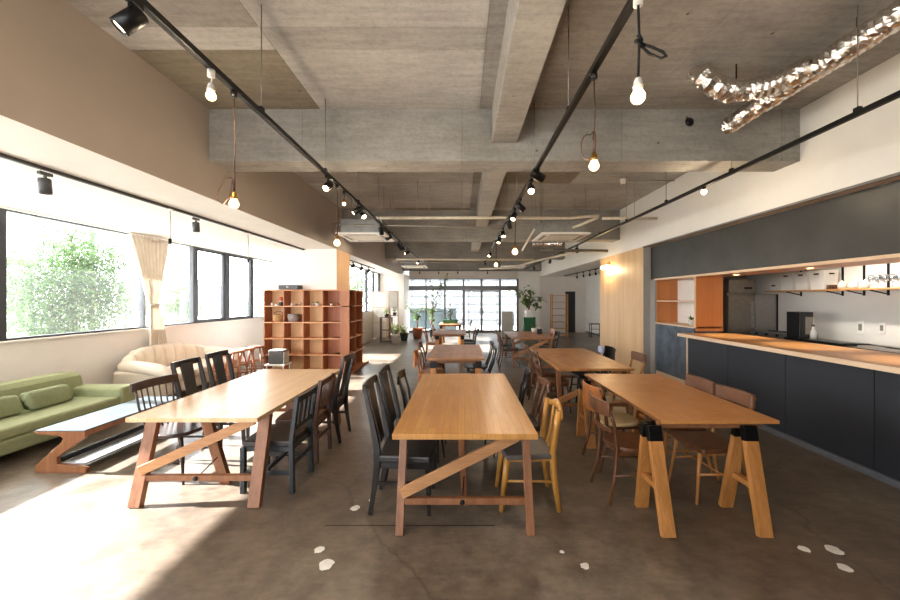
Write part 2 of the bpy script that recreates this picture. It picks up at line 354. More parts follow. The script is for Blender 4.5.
# left wall
struct('wall_left', MB().box(-5.95, -5.7, YF, 11.2, 0, 1.10), M['baywall'], 'low white wall under the long left window')
struct('trim_1', MB().box(-5.97, -5.66, YF, 11.2, 1.10, 1.125), M['white'], 'white window sill board', bev=.004)
struct('wall_left_far', MB().box(-3.85, -3.6, 11.2, 16.2, 0, 1.16), M['white'], 'white wall under the far left window')
struct('wall_left_return', MB().box(-5.95, -3.6, 11.2, 11.35, 0, 2.79), M['white'], 'white return wall closing the window bay')
mb = MB(); mb.box(-3.85, -2.6, 16.2, 18.0, 0, 2.787); struct('wall_left_corner', mb, M['white'], 'white wall block beside the glazed back wall')
struct('trim_2', MB().box(-8.22, -5.95, YF, 11.4, 3.4, 3.6), M['white'], 'unseen eave slab added outside to trim the sun at the left window')  # unseen slab added to cut the sun patch on the floor
# windows
def window(name, x, y0, y1, z0, z1, mull, lab, w=.08):
    fr = MB(); t = .035
    fr.box(x-.04, x+.04, y0, y1, z0, z0+.03); fr.box(x-.04, x+.04, y0, y1, z1-.03, z1)
    for m, ww in mull: fr.box(x-.045, x+.045, m-ww/2, m+ww/2, z0, z1)
    o = struct(name, fr, M['frame'], lab)
    gl = obj('glass_pane', MB().box(x-.004, x+.004, y0, y1, z0+.02, z1-.02), M['glass'], o)
    return o
w1 = window('window_1', -5.75, YF, 11.2, 1.125, 2.787, [(-3.45, .1), (-.6, .08), (2.0, .08), (4.47, .13), (6.51, .045), (7.73, .09), (8.78, .12), (9.87, .09), (11.12, .12)], 'long dark-framed window band along the left wall')
sf = MB()
for a, b in ((7.78, 8.71), (8.85, 9.82)):
    sf.box(-5.77, -5.71, a, b, 1.155, 1.20); sf.box(-5.77, -5.71, a, b, 2.70, 2.757); sf.box(-5.77, -5.71, a, a+.05, 1.155, 2.757); sf.box(-5.77, -5.71, b-.05, b, 1.155, 2.757)
obj('opening_sash', sf, M['frame'], w1)
window('window_2', -3.7, 11.35, 16.2, 1.16, 2.787, [(11.4, .08), (14.0, .10), (15.1, .14), (16.1, .12)], 'dark-framed window in the far left wall')
# column
mb = MB().box(-4.33, -2.86, 8.25, 9.2, 0, 2.787); struct('column', mb, M['white'], 'white square column behind the cubby shelf')
struct('trim_3', MB().box(-2.86, -2.848, 8.25, 9.2, 0, 2.785), M['plate_col'], 'light plywood cladding on the column side')
# back wall
mb = MB(); mb.box(-2.6, 2.75, 17.8, 18.0, 2.65, 3.8); struct('wall_back', mb, M['beige'], 'beige wall strip above the glazed back wall')
struct('wall_back_right', MB().box(2.75, 3.82, 17.8, 18.0, 0, 3.8), M['offwhite'], 'white wall right of the glazed back wall')
mb = MB(); mb.box(3.82, 5.08, 17.8, 18.0, 0, 2.75); mb.box(5.58, 6.3, 17.8, 18.0, 0, 2.75); mb.box(5.08, 5.58, 17.8, 18.0, 2.02, 2.75)
struct('wall_back_side', mb, M['beige'], 'beige end wall of the side room')
# glazed front
def glazed():
    X = [-2.68, -1.77, -.84, .07, .96, 1.87, 2.73]
    fr = MB()
    fr.box(-2.7, 2.75, 17.78, 17.86, 2.60, 2.65); fr.box(-2.7, 2.75, 17.76, 17.88, 2.07, 2.30); fr.box(-2.7, 2.75, 17.78, 17.86, 0, .10)
    for i, x in enumerate(X):
        ww = [.12, .06, .09, .09, .11, .10, .10][i]; fr.box(x-ww/2, x+ww/2, 17.78, 17.86, 0, 2.65)
    fr.box(-2.7, -.84, 17.79, 17.85, 1.02, 1.06); fr.box(-.84, .07, 17.79, 17.85, 1.17, 1.20)
    o = struct('window_3', fr, plain('aluminium_frame', '77797C', .4, .5), 'tall aluminium-framed glazing across the back wall')
    obj('glass_pane', MB().box(-2.7, 2.75, 17.815, 17.825, .05, 2.62), M['glass'], o)
    for x0, x1, n in ((.10, .96, 'door_1'), (.96, 1.84, 'door_2')):
        d = MB(); t = .05
        d.box(x0, x0+t, 17.70, 17.74, .02, 2.06); d.box(x1-t, x1, 17.70, 17.74, .02, 2.06); d.box(x0, x1, 17.70, 17.74, 2.0, 2.06); d.box(x0, x1, 17.70, 17.74, .02, .12)
        dd = struct(n, d, plain('aluminium_frame', '77797C', .4, .5), ('left' if n == 'door_1' else 'right')+' sliding glass door in the back wall')
        obj('glass_pane', MB().box(x0+t, x1-t, 17.716, 17.722, .1, 2.0), M['glass'], dd)
        hx = x1-.09 if n == 'door_1' else x0+.07
        obj('door_handle', MB().box(hx-.012, hx+.012, 17.67, 17.695, .9, 1.2), M['metal_b'], dd)
glazed()
mb = MB(); mb.box(5.08, 5.58, 17.84, 17.9, 0, 2.03); struct('door_3', mb, plain('dark_door', '20262A', .4), 'dark door at the end of the side room')
# right side
struct('wall_bulkhead_right', MB().box(3.81, 6.3, YF, 17.8, 2.75, 3.80), M['offwhite'], 'white drop wall above the kitchen counter')
struct('wall_right', MB().box(6.1, 6.3, YF, 17.8, 0, 2.75), M['offwhite'], 'white wall behind the kitchen and side room')
struct('wall_right_ply', MB().box(3.81, 3.95, 7.62, 10.0, 0, 2.75), M['plate'], 'birch plywood partition wall with wall lamp')
struct('trim_6', MB().box(3.812, 3.97, 7.60, 7.62, 0, 2.735), M['grey'], 'grey end cap of the plywood partition')
struct('wall_kitchen_end', MB().box(3.97, 6.1, 7.75, 7.87, 0, 2.75), M['grey'], 'grey end wall of the kitchen')
struct('wall_right_strip', MB().box(3.95, 4.0, 7.42, 7.75, 0, 2.05), M['grey'], 'narrow grey wall strip beside plywood wall')
struct('trim_4', MB().box(3.83, 3.97, YF, 7.62, 2.735, 2.75), M['paleedge'], 'wooden soffit strip above the blackboard panel')
struct('trim_5', MB().box(3.80, 3.83, YF, 7.62, 2.728, 2.755), plain('grey_trim', '6E6A68', .5), 'thin grey trim at the bottom of the white drop wall')
mb = MB(); mb.box(-6.1, -5.0, YF-.2, YF, 0, 3.8); mb.box(-1.0, 6.3, YF-.2, YF, 0, 3.8); mb.box(-5.0, -1.0, YF-.2, YF, 2.8, 3.8); mb.box(-5.0, -1.0, YF-.2, YF, 0, .3)
struct('wall_front', mb, M['white'], 'white wall at the camera end of the room')
mb = MB()
for i in range(3): mb.box(-5.03+2*i, -4.97+2*i, YF-.12, YF-.06, .3, 2.8)
mb.box(-5, -1, YF-.12, YF-.06, 2.74, 2.8); mb.box(-5, -1, YF-.12, YF-.06, .3, .36)
w4 = struct('window_4', mb, M['frame'], 'unseen dark-framed window added at the camera end for daylight')  # unseen window added to bring daylight in from behind the camera
obj('glass_pane', MB().box(-5, -1, YF-.095, YF-.085, .32, 2.78), M['glass'], w4)
struct('baseboard_right', MB().box(3.80, 3.829, YF, 6.15, 0, .06), plain('grey_base', '5C5E63', .5), 'grey baseboard under the counter')
struct('baseboard_side', MB().box(6.085, 6.099, 8, 17.8, 0, .08), plain('grey_base', '5C5E63', .5), 'baseboard of the side room wall')

# ------------------------------------------------------------------ outside
tag(obj('ground', MB().box(-60, -6.9, -40, 60, -.5, -.25), M['grd']), 'pale paving outside the left window', 'ground', kind='structure')
tag(obj('pavement', MB().box(-6.0, 14, 19.4, 60, -.4, -.02), M['grd']), 'pale pavement outside the glass doors', 'ground', kind='structure')
def tree(name, label, x, y, h, spread, zmin, n, mat, seed, lsz=.14, trunk=.07):
    rd = random.Random(seed); t = thing(name, label, 'tree', (x, y, -.25)); b = MB(); tips = []
    b.sweep([(0, 0, 0), (.05, .03, h*.3), (-.03, .05, h*.6), (0, 0, h*.85)], [trunk, trunk*.8, trunk*.5, trunk*.2], n=8)
    for i in range(26):
        z = zmin + (h*.85-zmin)*rd.random(); a = rd.random()*2*PI; r = spread*(.5+.5*rd.random())*math.sin(PI*min(.95, max(.15, (z-zmin*.4)/(h-zmin*.4))))**.6
        e = Vector((r*math.cos(a), r*math.sin(a), z+r*.45)); b.sweep([(0, 0, z), e*.5+Vector((0, 0, z*.5)), e], [trunk*.3, trunk*.2, trunk*.08], n=6); tips.append(e)
    obj('trunk', b, M['bark'], t); l = MB()
    for i in range(n):
        c = rd.choice(tips)*(.55+.5*rd.random()); c.z = max(zmin*.3, c.z + rd.gauss(0, .18)); p = c + Vector((rd.gauss(0, .28*spread), rd.gauss(0, .28*spread), rd.gauss(0, .2)))
        d = Vector((rd.uniform(-1, 1), rd.uniform(-1, 1), rd.uniform(-.9, .4))); l.leaf(p, d, Vector((rd.uniform(-.3, .3), rd.uniform(-.3, .3), 1)), lsz*rd.uniform(.6, 1.3), lsz*.5)
    obj('foliage', l, mat, t, fixn=False); return t
tree('garden_tree', 'pale green bushy tree just outside the large left window', -9.7, 9.0, 4.1, 1.15, .9, 30000, M['leaft'], 3, .085)
tree('garden_shrub', 'low green shrub outside the window behind the curtain', -9.6, 12.2, 2.6, .8, .4, 9000, M['leaft'], 5, .08)
tree('street_tree', 'small green tree seen through the narrow window beside the column', -10.5, 19.6, 3.4, 1.0, .8, 2500, M['leaft'], 7)
tree('roadside_tree', 'green tree outside the far left window behind the shelf', -5.8, 18.2, 3.6, 1.2, 1.5, 4000, M['leaft'], 9)
def building(name, label, x0, x1, y0, y1, h, wins):
    t = thing(name, label, 'building', ((x0+x1)/2, (y0+y1)/2, -.25)); hx, hy = (x1-x0)/2, (y1-y0)/2
    obj('wall', MB().box(-hx, hx, -hy, hy, 0, h), M['bldg'], t)
    obj('roof', MB().prism([(-hx-.3, h), (hx+.3, h), (0, h+1.0)], -hy-.2, hy+.2, 'Y'), M['bldg_g'], t)
    for (y, z, w_, hh) in wins: obj('window', MB().box(hx-.02, hx+.04, y-w_/2, y+w_/2, z, z+hh), plain('far_window', '34404C', .3), t)
building('neighbour_house', 'pale house with blue-grey windows outside behind the left window', -34, -26, 12, 22, 4.2, [(-3, 1.2, 1.6, 1.3), (0, 1.2, 1.6, 1.3), (3, 1.2, 1.6, 1.3)])
building('distant_house', 'small pale house far outside past the narrow left windows', -40, -33, 42, 50, 3.6, [(-2, 1.2, 2, 1.4), (2, 1.2, 2, 1.4)])
fe = MB()
for i in range(5): fe.box(-13.02, -12.98, 2, 30, .2+.32*i, .23+.32*i)
for i in range(15): fe.box(-13.03, -12.97, 2+2*i-.03, 2+2*i+.03, -.25, 1.75)
tag(obj('rail_fence', fe, plain('pale_fence', '5C5F63', .6)), 'thin pale rail fence outside beyond the tree', 'fence')
ups = [( -13.8, 13.5, 'slim utility pole outside the window left of the curtain'), (-12.5, 16.8, 'slim utility pole outside between the narrow windows')]
for x, y, l in ups:
    t = thing('utility_pole', l, 'pole', (x, y, -.25)); obj('pole', MB().lathe([(.09, 0), (.07, 5.8), (0, 5.8)], 12), plain('pole_grey', '505256', .8), t); obj('crossarm', MB().box(-.5, .5, -.04, .04, 5.2, 5.3), plain('pole_grey', '505256', .8), t)
mb = MB(); mb.box(-2.9, -.3, 19.9, 20.0, -.02, 1.15)
tag(obj('garden_wall', mb, M['bldg_g']), 'low grey-blue wall outside behind the potted trees', 'wall', kind='structure')
mb = MB(); mb.box(-5, 6, 23, 23.2, -.02, 4.4)
tag(obj('panel_wall', mb, plain('white_siding', '84898D', .6)), 'white panelled facade across the lane behind the glass doors', 'wall', kind='structure')
mb = MB()
for i in range(8): mb.box(-5, 6, 22.95, 22.99, .3+i*.5, .35+i*.5)
for i in range(7): mb.box(-5+1.8*i, -4.95+1.8*i, 22.95, 22.99, 0, 4.4)
tag(obj('facade_trim', mb, plain('facade_lines', '4C5358', .6)), 'grey joint rails on the facade across the lane', 'trim', kind='structure')
# ------------------------------------------------------------------ kitchen front
t = thing('blackboard_panel', 'long dark grey board panel hung above the counter', 'board', (3.97, 2.0, 2.06))
obj('board', MB().box(0, .05, -5.5, 5.64, 0, .67), M['chalk'], t); obj('hanging_edge', MB().box(-.008, 0, 5.60, 5.64, 0, .67), M['metal_b'], t)
t = thing('soffit_board', 'wooden soffit board under the dark panel with downlights', 'soffit', (3.95, 2.0, 2.03))
obj('board', MB().box(0, .60, -5.5, 5.41, 0, .028), M['oakedge'], t, .003); obj('front_edge', MB().box(-.012, 0, -5.5, 5.41, -.004, .032), M['paleedge'], t)
def downlight(x, y, lab):
    t = thing('downlight', lab, 'lamp', (x, y, 2.028), 0, 'downlights in the counter soffit'); obj('ring', MB().lathe([(.055, 0), (.055, -.006), (.04, -.006), (.04, 0)], 20), M['oakedge'], t)
    obj('lens', MB().lathe([(.0, -.003), (.038, -.003), (.038, .0)], 20), M['down'], t)
    l = bpy.data.lights.new('downlight_beam', 'SPOT'); l.energy = 34; l.color = (1, .78, .5); l.spot_size = 1.15; l.spot_blend = .7; l.shadow_soft_size = .03
    o = bpy.data.objects.new('downlight_beam', l); C.objects.link(o); o.parent = t; o.location = (0, 0, -.03)
for x, y, l in ((4.28, 5.65, 'recessed round downlight nearest the orange panel end'), (4.28, 4.45, 'recessed round downlight above the white storage bins'), (4.28, 3.3, 'recessed round downlight over the drinking glasses side'), (4.28, 2.1, 'recessed downlight over counter just outside the right edge'),): downlight(x, y, l)
# counter
t = thing('counter', 'long wooden-topped bar counter with navy front panels', 'counter', (3.68, 6.17, 0))
obj('countertop', MB().box(0, .95, -9.6, 0, 1.03, 1.07), M['oakedge'], t, .003); obj('front_edge', MB().box(-.012, 0, -9.6, .0, 1.02, 1.07), M['paleedge'], t)
yy = -.03
for i in range(10):
    y1 = yy; y0 = yy-.925; obj('front_panel', MB().box(.15, .19, y0+.004, y1-.004, .01, 1.03), M['navy'], t, .002); yy = y0
    if y0 < -8.8: break
obj('end_panel', MB().box(.14, .9, -.03, -.002, 0, 1.03), M['paleedge'], t); obj('inner_shelf', MB().box(.2, .9, -9.5, -.03, .5, .53), M['oakedge'], t)
# alcove shelf
t = thing('alcove_shelf', 'built-in orange wood shelf at the end of the counter', 'shelf', (3.97, 6.17, 0))
obj('lower_panel', MB().box(0, .44, .02, 1.23, .02, 1.15), M['slate'], t); obj('base', MB().box(-.005, .44, .0, 1.23, 0, .2), M['paleedge'], t)
obj('bottom_board', MB().box(-.02, .44, .0, 1.24, 1.15, 1.175), M['paleedge'], t); obj('shelf_board', MB().box(0, .43, .03, 1.2, 1.60, 1.62), M['paleedge'], t)
obj('side_panel', MB().box(0, .44, 1.20, 1.23, 1.175, 2.03), M['orange'], t); obj('back_panel', MB().box(.42, .44, .03, 1.2, 1.175, 2.03), M['offwhite'], t)
obj('end_panel', MB().box(.02, .48, 0, .03, 1.1, 2.03), M['orange'], t); obj('edge_strip', MB().box(0, .02, 0, .03, 1.175, 2.03), M['paleedge'], t)
def small_plant(name, label, loc, pot_r, pot_h, mat, n, L, seed, up=.6, cat='plant', grp=None):
    rd = random.Random(seed); t = thing(name, label, cat, loc, 0, grp)
    obj('pot', MB().lathe([(0, 0), (pot_r*.8, 0), (pot_r, pot_h), (pot_r*.88, pot_h), (pot_r*.85, pot_h*.9), (0, pot_h*.9)], 20), mat, t); l = MB()
    for i in range(n):
        a = rd.random()*2*PI; d = Vector((math.cos(a), math.sin(a), up+rd.random()*1.3)); l.leaf(Vector((0, 0, pot_h*.9)), d, Vector((0, 0, 1)), L*rd.uniform(.6, 1.2), L*.28)
    obj('leaves', l, M['leafg'], t, fixn=False); return t
small_plant('potted_succulent', 'small green succulent in a grey pot on the alcove shelf', (4.12, 6.50, 1.175), .05, .1, M['ceramic'], 22, .12, 4)
# kitchen interior
t = thing('refrigerator', 'tall brushed steel two-section kitchen refrigerator', 'refrigerator', (5.39, 7.35, 0))
obj('body', MB().box(-.26, .26, -.33, .33, .1, 2.03), M['steel_dk'], t, .004); obj('foot_base', MB().box(-.24, .24, -.3, .3, 0, .1), M['blackp'], t)
for a, b in ((.14, .95), (1.0, 1.72)):
    d = obj('door', MB().box(-.255, .255, -.37, -.335, a, b), M['steel_dk'], t, .004); obj('door_handle', MB().box(.19, .22, -.41, -.37, a+.1, b-.1), M['steel'], d)
d = obj('control_panel', MB().box(-.255, .255, -.375, -.335, 1.77, 2.02), M['steel_dk'], t, .004); obj('display', MB().box(.05, .2, -.38, -.375, 1.84, 1.88), M['blackp'], d)
t = thing('steel_splash_panel', 'stainless steel splash panel right of the refrigerator', 'panel', (5.95, 7.0, .98))
obj('sheet', MB().box(-.28, .13, 0, .02, 0, .76), M['steel'], t); obj('edge', MB().box(.13, .145, -.02, .04, 0, .76), M['metal_b'], t)
t = thing('work_table', 'stainless worktop along the kitchen back wall', 'worktop', (5.75, 3.0, 0))
obj('top', MB().box(-.32, .34, -5.5, 3.90, .94, .98), M['steel_dk'], t)
for yy in (-5, -2.5, 0, 2.2, 3.8): obj('leg', MB().box(-.29, -.25, yy, yy+.04, 0, .94), M['steel'], t); obj('leg', MB().box(.28, .32, yy, yy+.04, 0, .94), M['steel'], t)
obj('undershelf', MB().box(-.3, .32, -5.4, 3.7, .3, .33), M['steel'], t)
t = thing('gas_stove', 'low steel stove with black burners beside the refrigerator', 'stove', (5.78, 6.5, .98))
obj('body', MB().box(-.3, .3, -.32, .38, 0, .07), M['steel'], t, .004)
for i in range(3): obj('burner', MB().lathe([(0, .07), (.08, .07), (.08, .085), (0, .085)], 16, (0, -.22+.22*i, 0)), M['blackp'], t); obj('knob', MB().lathe([(0, 0), (.02, 0), (.02, .03), (0, .03)], 12, (-.3, -.22+.22*i, .035), Matrix.Rotation(-PI/2, 3, 'Y')), M['blackp'], t)
t = thing('coffee_grinder', 'tall black coffee machine box behind the counter', 'coffee machine', (5.55, 5.95, .98))
obj('body', MB().box(-.11, .11, -.12, .12, .03, .46), M['blackp'], t, .008); obj('base', MB().box(-.13, .13, -.14, .14, 0, .03), M['blackp'], t); obj('front_plate', MB().box(-.02, .1, -.125, -.12, .1, .38), M['steel_dk'], t)
t = thing('pepper_mill', 'pale bottle standing right of the black coffee machine', 'bottle', (5.55, 5.72, .98))
obj('body', MB().lathe([(0, 0), (.04, 0), (.04, .15), (.018, .19), (.018, .24), (0, .24)], 16), M['ceramic'], t); obj('cap', MB().lathe([(.021, .235), (.021, .265), (0, .265)], 16), M['blackp'], t)
t = thing('sink_tap', 'black kitchen tap and tray lying on the back worktop', 'tap', (5.45, 5.42, .98))
obj('tray', MB().box(-.1, .15, -.3, .35, 0, .04), M['blackp'], t, .01); obj('spout', MB().sweep([(0, -.3, .03), (.02, -.55, .06), (.0, -.8, .05), (.02, -1.0, .04)], .012, n=8), M['blackp'], t); obj('nozzle', MB().lathe([(0, 0), (.05, .01), (.055, .04), (.03, .08), (0, .09)], 14, (.02, -1.05, 0)), M['blackp'], t)
t = thing('kitchen_fill_lamp', 'unseen fill lamp added behind the dark board to brighten the kitchen wall', 'ceiling lamp', (5.25, 4.9, 2.75))  # unseen lamp added to brighten the kitchen back wall
obj('housing', MB().box(-.08, .08, -.6, .6, -.05, 0), M['steel'], t, .004); obj('diffuser', MB().box(-.06, .06, -.58, .58, -.065, -.05), emit('fill_diffuser', 'FFF0DC', 2), t)
l = bpy.data.lights.new('lamp_light', 'AREA'); l.shape = 'RECTANGLE'; l.size = .12; l.size_y = 1.1; l.energy = 16; l.spread = 1.7; l.color = (1, .92, .8); q = bpy.data.objects.new('lamp_light', l); C.objects.link(q); q.parent = t; q.location = (0, 0, -.075); q.rotation_euler = (0, -.75, 0)
# wall shelf with storage
t = thing('storage_shelf', 'long wooden wall shelf behind the counter on black brackets', 'shelf', (5.95, 3.0, 1.78))
obj('board', MB().box(-.17, .15, -5.5, 3.92, 0, .025), M['oakedge'], t, .003)
for y in (3.5, 2.79, 2.48, 2.17, .6):
    b = MB(); b.box(.13, .145, y-.012, y+.012, -.08, .5); b.bar((.13, y, -.06), (-.12, y, -.005), .015, .015); b.bar((.13, y, .44), (-.10, y, .5), .015, .015); obj('bracket', b, M['metal_b'], t)
def bin_(x0, y0, w_, d_, h_, lab, nm='storage_bin'):
    t = thing(nm, lab, 'storage box', (x0, y0, 1.805), 0, None)
    b = MB(); k = .02
    b.bm.verts.ensure_lookup_table()
    lo = [(-d_/2+k, -w_/2+k), (d_/2-k, -w_/2+k), (d_/2-k, w_/2-k), (-d_/2+k, w_/2-k)]; hi = [(-d_/2, -w_/2), (d_/2, -w_/2), (d_/2, w_/2), (-d_/2, w_/2)]
    A = [b.bm.verts.new((x, y, 0)) for x, y in lo]; B = [b.bm.verts.new((x, y, h_)) for x, y in hi]; I = [b.bm.verts.new((x*.93, y*.93, h_)) for x, y in hi]; J = [b.bm.verts.new((x*.9, y*.9, h_-.05)) for x, y in hi]
    b.bm.faces.new(A[::-1])
    for P, Q in ((A, B), (B, I), (I, J)):
        for i in range(4): b.bm.faces.new((P[i], P[(i+1) % 4], Q[(i+1) % 4], Q[i]))
    b.bm.faces.new(J); obj('box', b, M['whitep'], t, .006)
    obj('hand_slot', MB().box(-d_/2-.004, -d_/2+.01, -.04, .04, h_-.07, h_-.045), M['blackp'], t)
    obj('hand_slot', MB().box(-.04, .04, -w_/2-.004, -w_/2+.01, h_-.07, h_-.045), M['blackp'], t)
bin_(5.92, 6.76, .19, .22, .15, 'short white storage box, leftmost on the kitchen wall shelf')
bin_(5.92, 6.49, .27, .24, .31, 'tall white storage box beside the short one on the wall shelf')
bin_(5.92, 6.205, .24, .24, .31, 'middle tall white storage box on the kitchen wall shelf')
bin_(5.92, 5.93, .27, .24, .31, 'widest white storage box, rightmost on the kitchen wall shelf')
def teapot(y, lab):
    t = thing('teapot', lab, 'teapot', (5.9, y, 1.805), .6, 'white pots on the kitchen shelf')
    obj('body', MB().lathe([(0, 0), (.045, 0), (.06, .03), (.062, .06), (.045, .1), (.03, .115), (0, .118)], 18), M['ceramic'], t); obj('lid', MB().lathe([(0, .14), (.008, .135), (.01, .12), (.03, .117), (.03, .11)], 14), M['ceramic'], t)
    obj('spout', MB().sweep([(0, -.05, .04), (0, -.085, .06), (0, -.1, .1)], [.016, .012, .009], n=8, ref=(1, 0, 0)), M['ceramic'], t); obj('handle', MB().sweep([(0, .055, .03), (0, .095, .045), (0, .095, .085), (0, .05, .09)], .007, n=8, ref=(1, 0, 0)), M['ceramic'], t)
for y, l in ((5.62, 'white pot standing first after the brown jars on the wall shelf'), (5.46, 'middle white pot of the three on the wall shelf'), (5.30, 'white pot nearest the drinking glasses on the wall shelf')): teapot(y, l)
for k in range(3):
    tag(obj('jar', MB().lathe([(0, 0), (.022, 0), (.022, .06), (.018, .07), (0, .07)], 14, (5.84, 5.77-.055*k, 1.805)), plain('brown_glass', '5A3A24', .2)), ('leftmost', 'middle', 'rightmost')[k]+' of the three small brown jars on the kitchen wall shelf', 'jar', 'brown jars on the wall shelf')
gl0 = tag(obj('wine_glass', MB().lathe([(0, 0), (.032, .002), (.005, .01), (.004, .07), (.03, .1), (.036, .14), (.028, .19), (.026, .19), (.033, .14), (.027, .103), (0, .085)], 16), M['glassw']), 'stemmed drinking glass standing in rows on the kitchen wall shelf', 'glass', 'wine glasses on the wall shelf')
first = True
for i in range(11):
    for j in range(2):
        o = gl0 if first else gl0.copy()
        if not first: C.objects.link(o)
        first = False; o.location = (5.84+.11*j, 5.17-.085*i, 1.805)
for x, y, z, w_, h_, l in ((6.097, 6.33, 1.25, .12, .14, 'round socket plate behind the black coffee machine'), (6.097, 5.53, 1.22, .09, .2, 'double socket plate on the kitchen wall'), (6.097, 5.245, 1.23, .08, .16, 'single switch plate, rightmost on the kitchen wall')):
    t = thing('wall_socket', l, 'socket', (x, y, z)); obj('plate', MB().box(-.015, 0, -w_/2, w_/2, -h_/2, h_/2), M['whitep'], t, .003); obj('insert', MB().box(-.02, -.015, -w_/4, w_/4, -h_/4, h_/4), plain('socket_grey', '7A7873', .5), t)

# ------------------------------------------------------------------ tables
def frame_table(name, lab, x0, x1, y0, y1, h, topm, th=.035, near_diag=True, rear=True, rw=.09, lw=.055, legm='leg', group=None):
    cx, cy = (x0+x1)/2, (y0+y1)/2; t = thing(name, lab, 'table', (cx, cy, 0), 0, group); a, b = (x1-x0)/2, (y1-y0)/2; z = h-th
    obj('tabletop', MB().box(-a, a, -b, b, z, h), topm, t, .003)
    for s in (-1, 1):           # s=-1: end nearest the camera
        yb, yt = s*(b-.04), s*(b-.22)
        for q in (-1, 1):
            obj('leg', MB().bar((q*(a-.045), yb, 0), (q*(a-.05), yt, z), lw, .05, (1, 0, 0)), M[legm], t, .003)
        def on(zz): return yb+(yt-yb)*zz/z
        obj('crossbar', MB().bar((-a+.06, on(.21), .21), (a-.06, on(.21), .21), .045, .04, (0, 0, 1)), M[legm], t, .003)
        obj('brace', MB().bar((-a+.05, on(.27)+s*.035, .27), (a-.12, on(.60)+s*.035, z-.035), .03, .075), M['leg_l'], t, .003)
        if rear:
            obj('rear_leg', MB().bar((0, s*(b-.42), 0), (-.03, s*(b-.20), z), rw, .045, (1, 0, 0)), M[legm], t, .003)
            obj('tie_rod', MB().sweep([(-.02, on(.21), .21), (.0, s*(b-.38), .30)], .005, n=8), M['metal_b'], t)
            obj('bolt', MB().lathe([(0, 0), (.018, 0), (.018, .012), (0, .012)], 12, (-.02, on(.21)+s*.02, .21), Matrix.Rotation(-s*PI/2, 3, 'X')), M['metal_b'], t)
    obj('rail', MB().box(-.03, .03, -b+.2, b-.2, z-.06, z), M[legm], t)
    return t
frame_table('dining_table', 'large lightened oak trestle table in sunlight beside the sofas', -2.634, -1.60, 2.83, 4.81, .72, M['top_l'], lw=.095)
frame_table('dining_table', 'large oak trestle table in the middle nearest the camera', -.482, .524, 2.494, 4.52, .72, M['top_a'], .04, rw=.045)
def slant_table(lab, *a, **k): return frame_table('dining_table', lab, *a, **k)
slant_table('honey brown trestle table behind the sawhorse table', 1.29, 2.31, 4.84, 6.83, .72, M['top_r2'], rear=False)
slant_table('brown trestle table farther back near the green box', 1.2, 2.2, 8.63, 10.4, .72, M['top_d'], rear=False)
def saw_table(lab, x0, x1, y0, y1, h, topm, th=.025, xl=None, xr=None):
    cx, cy = (x0+x1)/2, (y0+y1)/2; t = thing('sawhorse_table', lab, 'table', (cx, cy, 0)); a, b = (x1-x0)/2, (y1-y0)/2; z = h-th
    obj('tabletop', MB().box(-a, a, -b, b, z, h), topm, t, .002)
    for s in (-1, 1):
        ys = s*(b-.09)
        obj('sawhorse_beam', MB().box(-a+.02, a-.08, ys-.02, ys+.02, z-.055, z-.0), M['leg'], t, .003)
        for q in (-1, 1):
            xq = (xl if q < 0 else xr) if xl is not None else q*(a-.10)
            for r in (-1, 1):
                top = Vector((xq, ys+r*.045, z-.09)); bot = Vector((xq-.015*q, ys+r*(.20 if r*s > 0 else .175), 0))
                obj('leg', MB().bar(bot, top, .095, .04, (1, 0, 0)), M['leg_o'], t, .003)
                br = MB(); mid = top.lerp(bot, .07); br.bar(mid, top+Vector((0, -r*.015, .06)), .10, .046, (1, 0, 0)); obj('bracket', br, M['brk'], t, .003)
            obj('stretcher', MB().box(xq-.02, xq+.02, ys-.13, ys+.13, .27, .31), M['leg_o'], t, .002)
    return t
saw_table('scratched brown table on sawhorse legs nearest the counter', 1.44, 2.30, 2.62, 4.26, .77, M['top_r'], xl=-.455, xr=.245)
saw_table('dark-topped sawhorse table directly behind the middle oak table', -.555, .36, 5.66, 7.4, .72, M['top_d'], .03)
saw_table('pale-topped sawhorse table, third in the middle row', -.77, .11, 9.67, 11.15, .72, M['top_d'], .03)
saw_table('small far table carrying the green planter, last in the middle row', -.86, .02, 13.2, 14.4, .72, M['top_d'], .03)

